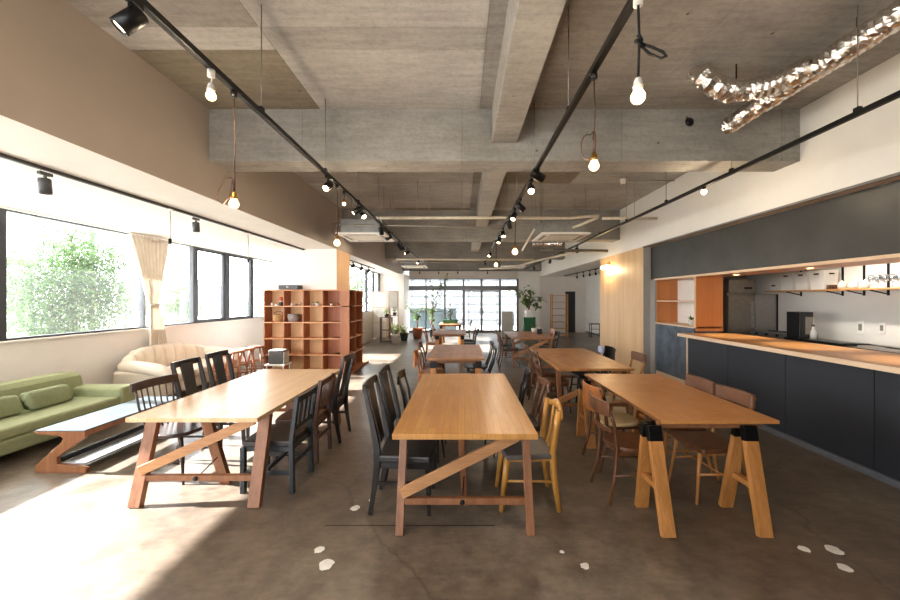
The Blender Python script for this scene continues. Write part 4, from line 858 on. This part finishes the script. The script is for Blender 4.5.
t = thing('track_rail', 'thin black cross track in front of the glazed back wall', 'lighting track', (-2.6, 17.1, 3.02)); obj('track', MB().box(0, 4.9, -.018, .018, -.03, 0), M['metal_b'], t, .002)
def spot_head(name, lab, pos, aim, lit=True, size=1.0, dark=False, power=26, group='spotlights on the ceiling tracks', drop=.05):
    """cylindrical track spotlight; pos is the point on the track it hangs from"""
    t = thing(name, lab, 'spotlight', pos, 0, group); d = Vector(aim).normalized(); L_ = .13*size; r = .042*size
    m = M['metal_b'] if not dark else plain('spot_dark_grey', '3B3D3F', .45)
    obj('adapter', MB().box(-.017, .017, -.05, .05, -.045, -.016), m, t, .003)
    c = Vector((0, 0, -.055-drop)); obj('arm', MB().bar((0, 0, -.04), c, .014, .018), m, t)
    R = d.to_track_quat('Z', 'Y').to_matrix(); o = c - d*L_*.45 + Vector((0, 0, -r*.35))
    obj('housing', MB().lathe([(0, 0), (r*.9, 0), (r, .008), (r, L_), (r*.88, L_), (r*.82, L_*.9), (0, L_*.9)], 24, o, R), m, t)
    obj('lens', MB().lathe([(0, L_*.915), (r*.78, L_*.915), (r*.78, L_*.905), (0, L_*.905)], 20, o, R), M['spotl'] if lit else M['blackp'], t)
    if lit:
        l = bpy.data.lights.new('spot_beam', 'SPOT'); l.energy = power; l.color = (1, .82, .6); l.spot_size = 1.3; l.spot_blend = .6; l.shadow_soft_size = .03
        q = bpy.data.objects.new('spot_beam', l); C.objects.link(q); q.parent = t; q.location = o + d*(L_*.93); q.rotation_euler = d.to_track_quat('-Z', 'Y').to_euler()
    return t
def on_track(x, pxl): return x*F/(pxl-CX)
def sp(x, pxl, lab, aim, **k): return spot_head('track_spotlight', lab, (x, on_track(x, pxl), ZT), aim, **k)
sp(-1.46, 131, 'large lit black spotlight at the top left by the brown drop wall', (-.5, -.3, -.7), size=.92, drop=.05)
sp(-1.46, 328, 'lit black spotlight on the left track in front of the first beam', (-.1, -.7, -.6))
sp(-1.46, 357, 'lit spotlight pair on the left track, nearer one', (-.6, -.3, -.5), power=40); sp(-1.46, 362, 'small lit spotlight on left track just behind the pair', (.5, -.4, -.5), power=10)
sp(-1.46, 381, 'unlit black spotlight on the left track by the air conditioner', (.1, .5, -.9), lit=False); sp(-1.46, 389, 'lit spotlight on the left track right after the unlit one', (-.75, -.05, -.4), power=40)
sp(-1.46, 399, 'dark spotlight on the left track past the air conditioner', (.5, .3, -.8), lit=False); sp(-1.46, 402, 'lit spotlight on the left track beside the dark one', (-.8, -.2, -.3), power=45)
sp(-1.46, 407, 'lit spotlight far along the left track', (-.75, -.35, -.4), power=45); sp(-1.46, 418, 'farthest small lit spotlight on the left track', (-.3, -.5, -.6), power=8)
sp(.775, 537, 'black spotlight in front of the beam on the middle track', (.7, .2, -.35), lit=False, size=1.1, drop=.0); sp(.775, 531, 'bright lit spotlight on the middle track at the first beam', (-.1, -.75, -.55), power=14)
sp(.775, 520, 'unlit black spotlight on the middle track past the first beam', (.6, -.1, -.6), lit=False); sp(.775, 514, 'small lit spotlight on middle track beneath the grey pipe', (-.3, -.5, -.7), power=22)
sp(.775, 509, 'dark spotlight on the middle track between two lit ones', (.3, .4, -.8), lit=False); sp(.775, 503, 'lit spotlight on the middle track, fourth from the camera', (.1, -.5, -.8), power=22)
sp(.775, 499, 'lit spotlight on the middle track, fifth from the camera', (-.2, -.4, -.8), power=22); sp(.775, 490, 'lit spotlight far along the middle track beside a bulb', (-.5, -.5, -.7), power=22)
sp(.775, 485, 'farthest dark spotlight on the middle track', (.2, .2, -.8), lit=False)
sp(2.88, 577, 'small dark spotlight on the right track past the second beam', (.2, .2, -.8), lit=False); sp(2.88, 550, 'dark spotlight far along the right track', (-.2, .2, -.8), lit=False); sp(2.88, 534, 'farthest dark spotlight on the right track', (.2, .0, -.8), lit=False)
for k, (pxl, l) in enumerate(((45, 'unlit dark grey cylinder spotlight nearest on the window bay ceiling'), (196, 'unlit dark grey cylinder spotlight farther on the window bay ceiling'))):
    y = -3.6*F/(pxl-CX); spot_head('ceiling_spotlight', l, (-3.6, y, 2.76), (.03, .05, -1), lit=False, dark=True, drop=.06, group='spotlights in the window bay')
for y, l in ((13.0, 'first small black spotlight hanging in the side room'), (13.6, 'second small black spotlight hanging in the side room'), (14.3, 'third small black spotlight hanging in the side room'), (15.1, 'farthest small black spotlight hanging in the side room')):
    spot_head('ceiling_spotlight', l, (4.8, y, 2.73), (.1, .1, -1), lit=False, drop=.1, size=.8, group='spotlights in the side room')
for y, l in ((10.8, 'first black spotlight by the far left window'), (11.7, 'second black spotlight by the far left window'), (12.6, 'third black spotlight by the far left window')):
    spot_head('ceiling_spotlight', l, (-3.25, y, 2.77), (-.5, -.2, -.7), lit=False, drop=.06, group='spotlights past the column')
for x, l in ((-2.0, 'first small pendant spot on the cross track before the glazing'), (-1.1, 'second small spot on the cross track before the glazing'), (-.2, 'third small spot on the cross track before the glazing'), (1.2, 'fourth small spot on the cross track before the glazing')):
    spot_head('ceiling_spotlight', l, (x, 17.1, 3.0), (0, 0, -1), lit=False, drop=.05, size=.7, group='spotlights on the cross track')
def pendant(lab, x, y, zb, r, cordm, sockm, loops, power=12, ztop=ZT-.018, white=False, name='pendant_bulb'):
    t = thing(name, lab, 'pendant lamp', (x, y, ztop), 0, 'bare bulb pendants'); h = ztop-zb; rc = .006 if cordm == 'rope' else .004
    obj('ceiling_plug', MB().lathe([(0, 0), (.02, 0), (.02, -.04), (0, -.04)], 14), M['whitep'] if white else M['metal_b'], t)
    zs = -h+r*2.4
    cb = MB().sweep([(0, 0, -.03), (.006, 0, zs*.5), (0, 0, zs)], rc, n=8, ref=(1, 0, 0))
    if loops == 'knot':
        cb.sweep([(.0, 0, zs*.45), (.02, .01, zs*.5), (-.015, -.01, zs*.55), (.02, -.01, zs*.6), (.0, .012, zs*.5)], rc*1.5, n=8, ref=(1, 0, 0))
        cb.sweep([(.01, 0, zs*.56), (.06, .0, zs*.60), (.11, 0, zs*.66), (.125, 0, zs*.71), (.10, 0, zs*.735), (.05, 0, zs*.68), (.01, 0, zs*.58)], rc, n=8, ref=(0, 1, 0))
    elif loops == 'loop':
        z0 = zs*.72; cb.sweep([(.0, 0, z0)]+[(-.035+.04*math.cos(a), .004, z0+(-.02+.075*math.sin(a)-.07)) for a in [PI*.4+2*PI*i/14 for i in range(14)]]+[(0, 0, z0-.02)], rc, n=8, ref=(0, 1, 0))
        cb.sweep([(0, 0, z0), (.005, 0, z0-.05), (0, 0, zs)], rc*2.2, n=8, ref=(1, 0, 0))
    elif loops == 'bigloop':
        cb.sweep([(0, 0, zs+.10), (-.06, 0, zs+.10), (-.10, 0, zs+.02), (-.11, 0, zs-.04), (-.07, 0, zs-.07), (-.03, 0, zs-.02), (-.01, 0, zs+.09)], rc, n=8, ref=(0, 1, 0)); cb.sweep([(0, 0, zs+.14), (0, 0, zs)], rc*2, n=8, ref=(1, 0, 0))
    obj('cord', cb, M[cordm], t)
    obj('socket', MB().lathe([(0, zs+.01), (.012, zs+.01), (.018, zs-.005), (.019, zs-.02), (.022, zs-.022), (.022, zs-.03), (.019, zs-.032), (.019, -h+r*1.1), (0, -h+r*1.1)], 18), M[sockm], t)
    pr = [(0.0, -h-r)]+[(r*math.cos(a), -h+r*math.sin(a)) for a in [-PI/2+PI*.72*i/12 for i in range(1, 13)]]+[(.016, -h+r*1.15)]
    obj('bulb', MB().lathe(pr, 22), M['bulb'], t)
    l = bpy.data.lights.new('bulb_light', 'POINT'); l.energy = power; l.color = (1, .80, .56); l.shadow_soft_size = r*1.15
    q = bpy.data.objects.new('bulb_light', l); C.objects.link(q); q.parent = t; q.location = (0, 0, -h-r*2.3)
    return t
def pend(lab, x, pxl, pyl, r, *a, **k):
    y = x*F/(pxl-CX); return pendant(lab, x, y, H0+(CY-pyl)/F*y, r, *a, **k)
pend('globe bulb on a knotted black rope nearest the camera', .775, 638, 97, .030, 'rope', 'whitep', 'knot', white=True)
pend('round bulb on brown looped cord below the first beam', .775, 594, 166, .028, 'cord', 'brass', 'loop')
pend('pear bulb on wide brown cord loops by the brown drop wall', -1.46, 234, 204, .028, 'cord', 'brass', 'bigloop')
pend('starry bright small bulb hanging just below the left track', -1.46, 211, 96, .026, 'whitep', 'whitep', '', white=True, power=10)
pend('bare bulb hanging in front of the column cladding', -1.46, 337, 243, .034, 'cord', 'brass', 'loop')
pend('bare bulb hanging over the second middle table', .775, 515, 252, .040, 'rope', 'brass', '')
pend('farther bare bulb hanging over the third middle table', .775, 496, 265, .040, 'rope', 'brass', '')
pend('dim copper bulb hanging behind the left spotlights', -1.46, 344, 204, .020, 'cord', 'brass', '', power=4)
pend('bare bright bulb right under the track beside the white drop wall', 2.88, 704, 192, .030, 'whitep', 'blackp', '', power=9)
for pxl, zb, l in ((170, 2.35, 'thin hanging pull cord in the window bay beside the curtain'), (248, 2.28, 'thin hanging pull cord in the window bay near the column')):
    y = -3.6*F/(pxl-CX); t = thing('hanging_cord', l, 'cord', (-3.6, y, 2.757)); h = 2.757-zb
    obj('cord', MB().sweep([(0, 0, 0), (.01, 0, -h*.5), (0, 0, -h)], .005, n=6, ref=(1, 0, 0)), M['pipe_g'], t); obj('socket', MB().lathe([(0, -h+.05), (.018, -h+.04), (.018, -h-.02), (0, -h-.02)], 12), M['metal_b'], t); obj('top_plug', MB().lathe([(0, 0), (.03, 0), (.03, -.02), (0, -.02)], 12), M['whitep'], t)
# wall lamp
t = thing('wall_lamp', 'brass two-globe wall lamp on the plywood wall', 'wall lamp', (3.81, 9.35, 2.55)); obj('back_plate', MB().box(-.02, 0, -.06, .06, -.03, .03), M['brass'], t, .003)
for s in (-1, 1):
    obj('arm', MB().sweep([(-.01, s*.04, 0), (-.07, s*.10, .05), (-.11, s*.15, .02), (-.11, s*.15, -.03)], .007, n=8, ref=(0, 0, 1)), M['brass'], t); obj('globe', MB().lathe([(0, -.13), (.045, -.115), (.055, -.085), (.045, -.05), (.02, -.03), (0, -.03)], 18, (-.11, s*.15, 0)), M['bulb_s'], t)
    l = bpy.data.lights.new('lamp_light', 'POINT'); l.energy = 7; l.color = (1, .75, .42); l.shadow_soft_size = .06; q = bpy.data.objects.new('lamp_light', l); C.objects.link(q); q.parent = t; q.location = (-.16, s*.15, -.17)
# air conditioners
def cassette(lab, x, y, z=2.88, w_=.94, d_=.94, first=True):
    t = thing('air_conditioner', lab, 'air conditioner', (x, y, z), 0, 'ceiling cassette air conditioners'); a, b = w_/2, d_/2
    obj('casing', MB().box(-a*.84, a*.84, -b*.84, b*.84, .035, .30), plain('galvanised_casing', '8D8C89', .45, .5), t, .004)
    p = MB(); p.prism([(-a, -b), (a, -b), (a, b), (-a, b)], .0, .035, 'Z'); obj('panel', p, M['whitep'], t, .012, 3)
    gr = MB()
    for i in range(16): gr.box(-.27, .27, -.27+.035*i, -.255+.035*i, -.006, .001)
    gr.box(-.29, .29, -.29, -.275, -.007, .001); gr.box(-.29, .29, .275, .29, -.007, .001); gr.box(-.29, -.275, -.29, .29, -.007, .001); gr.box(.275, .29, -.29, .29, -.007, .001)
    obj('intake_grille', gr, plain('grille_cream', 'D3CBBB', .5), t)
    for s in (-1, 1):
        obj('air_flap', MB().box(-.28, .28, s*.36-.035, s*.36+.035, -.004, .0), plain('flap_grey', '8C867C', .5), t); obj('air_flap', MB().box(s*.36-.035, s*.36+.035, -.28, .28, -.004, .0), plain('flap_grey', '8C867C', .5), t)
        for r in (-1, 1): obj('hanger_rod', MB().sweep([(s*a*.88, r*b*.7, .06), (s*a*.88, r*b*.7, 3.79-z)], .005, n=6), M['pipe_g'], t)
    return t
cassette('ceiling cassette air conditioner beside the brown drop wall, nearer one', -1.92, 7.30); cassette('ceiling cassette air conditioner near the plywood wall, nearer one', 1.97, 7.30)
cassette('farther ceiling cassette air conditioner on the left', -1.85, 14.3, 2.90); cassette('farther ceiling cassette air conditioner on the right', 1.98, 14.3, 2.90)
# pipes
def pipe(nm, lab, pts, r, mat, hang=()):
    t = thing(nm, lab, 'pipe', pts[0]); p0 = Vector(pts[0]); obj('tube', MB().sweep([Vector(p)-p0 for p in pts], r, n=12, ref=(0, 0, 1)), mat, t)
    for x, y, z in hang: obj('hanger', MB().sweep([(x-p0.x, y-p0.y, z-p0.z), (x-p0.x, y-p0.y, 3.79-p0.z)], .004, n=6, ref=(1, 0, 0)), M['pipe_g'], t)
pipe('drain_pipe', 'cream pipe crossing the room above the nearer air conditioners', [(-1.55, 6.5, 3.105), (.5, 6.5, 3.11), (1.95, 6.5, 3.10), (2.2, 6.5, 3.13), (2.45, 6.5, 3.14), (2.45, 6.58, 3.13), (2.25, 6.8, 3.05), (2.1, 6.87, 3.0)], .028, M['pipe'], [(0.0, 6.5, 3.1), (1.4, 6.5, 3.1), (-.8, 6.5, 3.1)])
pipe('drain_pipe', 'short cream pipe end reaching the white drop wall', [(2.52, 6.5, 3.10), (3.50, 6.5, 3.10)], .026, M['pipe'], [(3.1, 6.5, 3.1)])
pipe('conduit_pipe', 'thin grey conduit crossing under the cream pipe', [(-2.3, 6.72, 3.03), (-.5, 6.72, 3.0), (.72, 6.72, 2.94)], .016, M['pipe_g'], [(-.6, 6.72, 3.0)])
pipe('drain_pipe', 'long cream pipe crossing in the far bay', [(-2.0, 11.0, 2.86), (2.2, 11.0, 2.84)], .03, M['pipe'], [(-.6, 11, 2.86), (1.0, 11, 2.86)])
pipe('conduit_pipe', 'thin grey conduit crossing in the far bay', [(-2.0, 11.3, 2.80), (1.3, 11.3, 2.79)], .018, M['pipe_g'], [(-.4, 11.3, 2.8)])
pipe('conduit_pipe', 'grey diagonal conduit running toward the back on the right', [(3.0, 9.4, 2.88), (2.3, 11.0, 2.82), (1.7, 12.4, 2.72), (.6, 12.6, 2.70)], .03, M['pipe'], [(2.6, 10.3, 2.85), (1.8, 12.2, 2.73)])
pipe('conduit_pipe', 'slanting cream conduit left of the right air conditioner', [(1.38, 6.9, 2.98), (1.40, 8.4, 2.78)], .022, M['pipe'], [(1.385, 7.2, 2.94), (1.398, 8.2, 2.8)])
pipe('conduit_pipe', 'dark square conduit under the second beam by the drop wall', [(1.95, 8.95, 2.86), (3.6, 8.95, 2.84)], .035, plain('dark_conduit', '5B5348', .6), [(2.5, 8.95, 2.85)])
pipe('sensor_conduit', 'thin conduit on the ceiling leading to a white sensor', [(2.95, 6.45, 3.76), (3.78, 6.45, 3.76)], .012, M['pipe_g'])
t = thing('smoke_sensor', 'small white round ceiling sensor at the end of its conduit', 'sensor', (2.87, 6.45, 3.79)); obj('body', MB().lathe([(0, 0), (.05, 0), (.05, -.05), (.03, -.09), (0, -.09)], 18), M['whitep'], t); obj('lens', MB().lathe([(0, -.09), (.015, -.09), (.01, -.11), (0, -.11)], 12), M['pipe_g'], t)
def foil_tube(pts, r, seed, n=20, rings=4):
    rd = random.Random(seed); P = [Vector(p) for p in pts]; out = []; 
    for i in range(len(P)-1):
        a = P[max(i-1, 0)]; b = P[i]; c = P[i+1]; d = P[min(i+2, len(P)-1)]; k = max(2, int((c-b).length/.026))
        for j in range(k):
            u = j/k; out.append(.5*((2*b)+(c-a)*u+(2*a-5*b+4*c-d)*u*u+(3*b-a-3*c+d)*u**3))
    out.append(P[-1]); rr = [r*(1+(.075*(-1)**i+rd.uniform(-.05, .05))) for i in range(len(out))]
    mb = MB().sweep(out, rr, n=n, ref=(0, .2, 1), smooth=False)
    for v in mb.bm.verts: v.co += Vector((rd.uniform(-1, 1), rd.uniform(-1, 1), rd.uniform(-1, 1)))*r*.06
    return mb
def duct(lab, pts, r, seed, straps=()):
    t = thing('foil_duct', lab, 'duct', pts[0]); p0 = Vector(pts[0]); obj('flexible_tube', foil_tube([Vector(p)-p0 for p in pts], r, seed), M['foil'], t)
    for (x, y, z) in straps:
        obj('hanger_strap', MB().sweep([(x-p0.x, y-p0.y, z-p0.z), (x-p0.x, y-p0.y, 3.79-p0.z)], .006, n=6, ref=(1, 0, 0)), M['metal_b'], t)
duct('long crinkled silver duct running to the hole in the first beam', [(2.99, 4.06, 3.59), (2.99, 3.5, 3.60), (3.0, 2.9, 3.60), (2.99, 2.3, 3.60), (3.0, 1.6, 3.60)], .088, 1, [(3.0, 2.75, 3.67)])
duct('curved silver duct joining the long duct from the ceiling', [(2.22, 3.40, 3.77), (2.20, 3.30, 3.68), (2.27, 3.26, 3.58), (2.45, 3.30, 3.545), (2.65, 3.30, 3.56), (2.83, 3.2, 3.58), (2.93, 3.02, 3.60)], .09, 2, [(2.5, 3.3, 3.62)])
duct('small silver duct beside the right air conditioner', [(1.55, 8.0, 2.87), (1.9, 8.02, 2.87), (2.2, 8.0, 2.88)], .055, 3, [(1.75, 8.01, 2.87)])
# ------------------------------------------------------------------ plants and things at the back
def branch_plant(name, label, cat, x, y, pot, ph, pr, pm, stems, nleaf, L_, W_, seed, z0=0):
    rd = random.Random(seed); t = thing(name, label, cat, (x, y, z0))
    if pot == 'round': obj('pot', MB().lathe([(0, 0), (pr*.72, 0), (pr, ph*.85), (pr*1.06, ph*.86), (pr*1.06, ph), (pr*.92, ph), (pr*.88, ph*.9), (0, ph*.9)], 28), pm, t)
    else: obj('pot', MB().box(-pr, pr, -pr, pr, 0, ph), pm, t, .01)
    s = MB(); tips = []
    for st in stems:
        pts = [Vector((0, 0, ph*.85))]+[Vector(p) for p in st]; k = len(pts); s.sweep(pts, [.014*(1-.7*i/(k-1))+.003 for i in range(k)], n=8, ref=(1, 0, 0))
        for i in range(1, k):
            for q in range(4): tips.append(pts[i-1].lerp(pts[i], q/4) if i > 1 or q > 2 else pts[i])
    obj('stem', s, M['bark'], t); l = MB()
    for i in range(nleaf):
        p = rd.choice(tips)+Vector((rd.gauss(0, L_*.35), rd.gauss(0, L_*.35), rd.gauss(0, L_*.3))); l.leaf(p, Vector((rd.uniform(-1, 1), rd.uniform(-1, 1), rd.uniform(-.6, .5))), Vector((0, 0, 1)), L_*rd.uniform(.7, 1.25), W_)
    obj('leaves', l, M['leafg'], t, fixn=False); return t
branch_plant('potted_tree', 'small tree in a wide terracotta pot by the glazed wall', 'potted plant', -1.87, 15.2, 'round', .44, .22, M['terra'], [[(-.05, 0, .9), (-.1, .05, 1.2)], [(.02, 0, .9), (.2, 0, 1.35)], [(-.05, 0, .9), (-.35, -.05, 1.25), (-.45, 0, 1.45)]], 150, .14, .07, 11)
branch_plant('potted_tree', 'tall airy tree in a dark pot by the glazed wall', 'potted plant', -1.27, 15.6, 'round', .38, .15, M['potb'], [[(0, 0, 1.2), (.03, 0, 2.0), (-.1, 0, 2.5)], [(0, 0, 1.1), (.3, 0, 1.6), (.55, 0, 2.3), (.65, 0, 2.75)], [(0, 0, .8), (-.25, 0, 1.3), (-.3, 0, 2.2)], [(.05, 0, 1.5), (.35, 0, 2.2), (.45, 0, 2.4)]], 300, .15, .07, 12)
branch_plant('leafy_plant', 'broad-leaved green plant growing from the tall green box', 'potted plant', 2.75, 14.9, 'box', .30, .14, M['whitep'], [[(-.1, 0, .75), (-.3, 0, 1.1), (-.55, -.1, 1.05)], [(.1, 0, .7), (.4, .1, .85), (.75, 0, .6)], [(0, -.1, .7), (.1, -.1, 1.0), (-.2, -.1, 1.15)], [(0, 0, .6), (.25, 0, .5), (.4, -.1, .45)]], 120, .24, .15, 13, .90)
t = thing('green_box', 'tall dark green box standing near the far table', 'box', (2.75, 14.9, 0)); obj('body', MB().box(-.24, .24, -.2, .2, 0, .88), M['greenbox'], t, .01); obj('lid', MB().box(-.25, .25, -.21, .21, .88, .90), M['greenbox'], t, .004)
t = thing('grey_sign_board', 'pale grey standing board with handle by the glass door', 'board', (1.9, 15.2, 0)); obj('panel', MB().box(-.24, .24, -.03, .03, .04, 1.13), M['greyb'], t, .008); obj('handle', MB().sweep([(-.15, 0, 1.12), (-.15, 0, 1.27), (.16, 0, 1.27), (.16, 0, 1.12)], .012, n=8, ref=(0, 1, 0)), M['whitep'], t); obj('foot', MB().box(-.24, .24, -.15, .15, 0, .04), M['metal_b'], t); obj('side_post', MB().box(.25, .28, -.02, .02, 0, 1.05), M['metal_b'], t)
# open ladder shelf
t = thing('ladder_shelf', 'open wooden ladder-style shelf against the back wall', 'shelf', (4.21, 15.7, 0))
for s in (-1, 1):
    for r in (-1, 1): obj('post', MB().box(s*.335-.02, s*.335+.02, r*.13-.02, r*.13+.02, 0, 1.86), M['leg_o'], t)
for i in range(7): obj('shelf_board', MB().box(-.32, .32, -.14, .14, .08+.285*i, .10+.285*i), M['leg_l'], t)
t = thing('bench_stool', 'dark low metal stool in the side room', 'stool', (5.75, 15.6, 0)); obj('seat', MB().box(-.24, .24, -.15, .15, .56, .60), M['brownw'], t, .004)
for s in (-1, 1):
    for r in (-1, 1): obj('leg', MB().box(s*.22-.012, s*.22+.012, r*.12-.012, r*.12+.012, 0, .56), M['metal_b'], t)
for z in (.15, .35): obj('rung', MB().box(-.22, .22, -.13, -.11, z, z+.02), M['metal_b'], t)
# wardrobe rack / white screen, mirror
t = thing('white_screen', 'white folding screen panel with pale wood frame by far window', 'screen', (-3.25, 14.55, 0))
obj('panel', MB().box(-.32, .22, -.01, .01, .12, 1.92), plain('screen_paper', 'F2EFE9', .7), t); f = MB()
for x in (-.34, .22): f.box(x, x+.03, -.02, .02, 0, 1.94)
for z in (.1, .68, 1.3, 1.92): f.box(-.34, .25, -.02, .02, z, z+.025)
obj('frame', f, M['paleedge'], t)
t = thing('standing_mirror', 'tall wood-framed mirror beside the white screen', 'mirror', (-2.79, 14.75, 0)); f = MB()
for x in (-.2, .17): f.box(x, x+.03, -.02, .02, .02, 1.98)
f.box(-.2, .2, -.02, .02, 1.95, 1.98); f.box(-.2, .2, -.02, .02, .02, .05); obj('frame', f, M['leg_o'], t); obj('glass', MB().box(-.17, .17, -.005, .005, .05, 1.95), M['mirror'], t)
t = thing('box_shelf', 'small brown open box shelf in front of the mirror', 'shelf', (-2.9, 13.9, 0)); f = MB()
for x in (-.22, .2): f.box(x, x+.02, -.15, .15, 0, .95)
obj('side_panel', f, M['brownw'], t)
for z in (0.02, .45, .93): obj('shelf_board', MB().box(-.2, .2, -.15, .15, z, z+.02), M['brownw'], t)
branch_plant('flower_vase', 'leafy flowers in a pale glass vase on the floor by the mirror', 'flowers', -2.45, 13.2, 'round', .38, .15, M['ceramic'], [[(0, 0, .5), (-.15, 0, .75)], [(0, 0, .5), (.12, 0, .8)], [(.05, 0, .5), (.22, 0, .65)], [(0, 0, .5), (0, -.1, .85)]], 70, .15, .06, 14)
branch_plant('potted_plant', 'small dark plant on top of the brown box shelf', 'potted plant', -2.9, 13.9, 'round', .12, .09, M['potb'], [[(0, 0, .2), (-.05, 0, .3)], [(0, 0, .2), (.08, 0, .3)]], 30, .12, .05, 15, .95)
branch_plant('potted_plant', 'low bushy plant in a dark pot right of the flower vase', 'potted plant', -2.3, 14.4, 'round', .3, .17, M['potb'], [[(0, 0, .35), (-.15, 0, .5)], [(0, 0, .35), (.15, 0, .55)], [(0, 0, .35), (0, 0, .6)]], 60, .14, .06, 16)
t = thing('green_planter', 'long green planter with a small fir on the last middle table', 'planter', (-.44, 13.75, .72)); obj('box', MB().box(-.28, .28, -.1, .1, 0, .15), M['greenbox'], t, .006)
s = MB().sweep([(0, 0, .14), (.01, 0, .35), (0, 0, .75)], [.035, .012, .004], n=8, ref=(1, 0, 0)); obj('stem', s, M['bark'], t); l = MB(); rd = random.Random(8)
for i in range(110):
    z = .30+.5*rd.random(); a = rd.random()*2*PI; r = .17*(1-(z-.3)/.6)+.02; l.leaf(Vector((0, 0, z)), Vector((math.cos(a), math.sin(a), -.15)), Vector((0, 0, 1)), r*1.3, .03)
obj('foliage', l, M['leafg'], t, fixn=False)
t = thing('cream_bag', 'pale cloth item hanging on the black chair by the plywood wall', 'cloth', (2.47, 6.42, .70)); obj('cloth', rbox(-.03, .03, -.08, .08, 0, .12), plain('pale_blue_cloth', 'A9B2CC', .8), t, .02, 3)
small_plant('table_plant', 'small plant in a white pot on the far trestle table', (2.0, 10.1, .72), .07, .12, M['ceramic'], 24, .16, 41)
t = thing('table_caddy', 'dark small caddy standing on the far trestle table', 'caddy', (2.05, 9.6, .72)); obj('box', MB().box(-.06, .06, -.06, .06, 0, .14), M['blacka'], t, .004); obj('cards', MB().box(-.03, .03, -.01, .01, .14, .19), M['whitep'], t)
# ------------------------------------------------------------------ paint marks and joint lines on the floor
rd = random.Random(5)
def fl(pxl, pyl): Y = F*H0/(pyl-CY); return ((pxl-CX)/F*Y, Y)
for (a, b, r, l) in ((319, 550, .032, 'small white paint dot on the floor, left of the middle table'), (326, 565, .045, 'larger white paint dot on the floor left of the middle table'), (355, 508, .035, 'white paint dot beside the nearest black high-back chair'), (585, 566, .028, 'small white paint dot on the floor right of the middle table'),
                     (804, 549, .03, 'first white paint dot in front of the sawhorse table'), (834, 550, .045, 'second white paint dot toward the counter'), (845, 568, .035, 'third white paint dot nearest the counter corner'), (371, 500, .02, 'tiny white paint dot behind the black chair leg'), (562, 552, .015, 'tiny white speck on the floor behind the paint dot')):
    X, Y = fl(a, b); pts = [(r*(1+rd.uniform(-.2, .2))*math.cos(2*PI*i/14), r*(1+rd.uniform(-.2, .2))*math.sin(2*PI*i/14)) for i in range(14)]
    tag(obj('paint_mark', MB().prism(pts, .0, .0015, 'Z'), M['paint']), l, 'paint mark', 'white paint marks on the floor').location = (X, Y, 0)
X, Y = fl(325, 525.5); X2, _ = fl(495, 527)
tag(obj('floor_groove', MB().box(X, X2, Y-.005, Y+.005, 0, .001), M['crack']), 'thin straight dark line on the floor before the middle table', 'floor line')
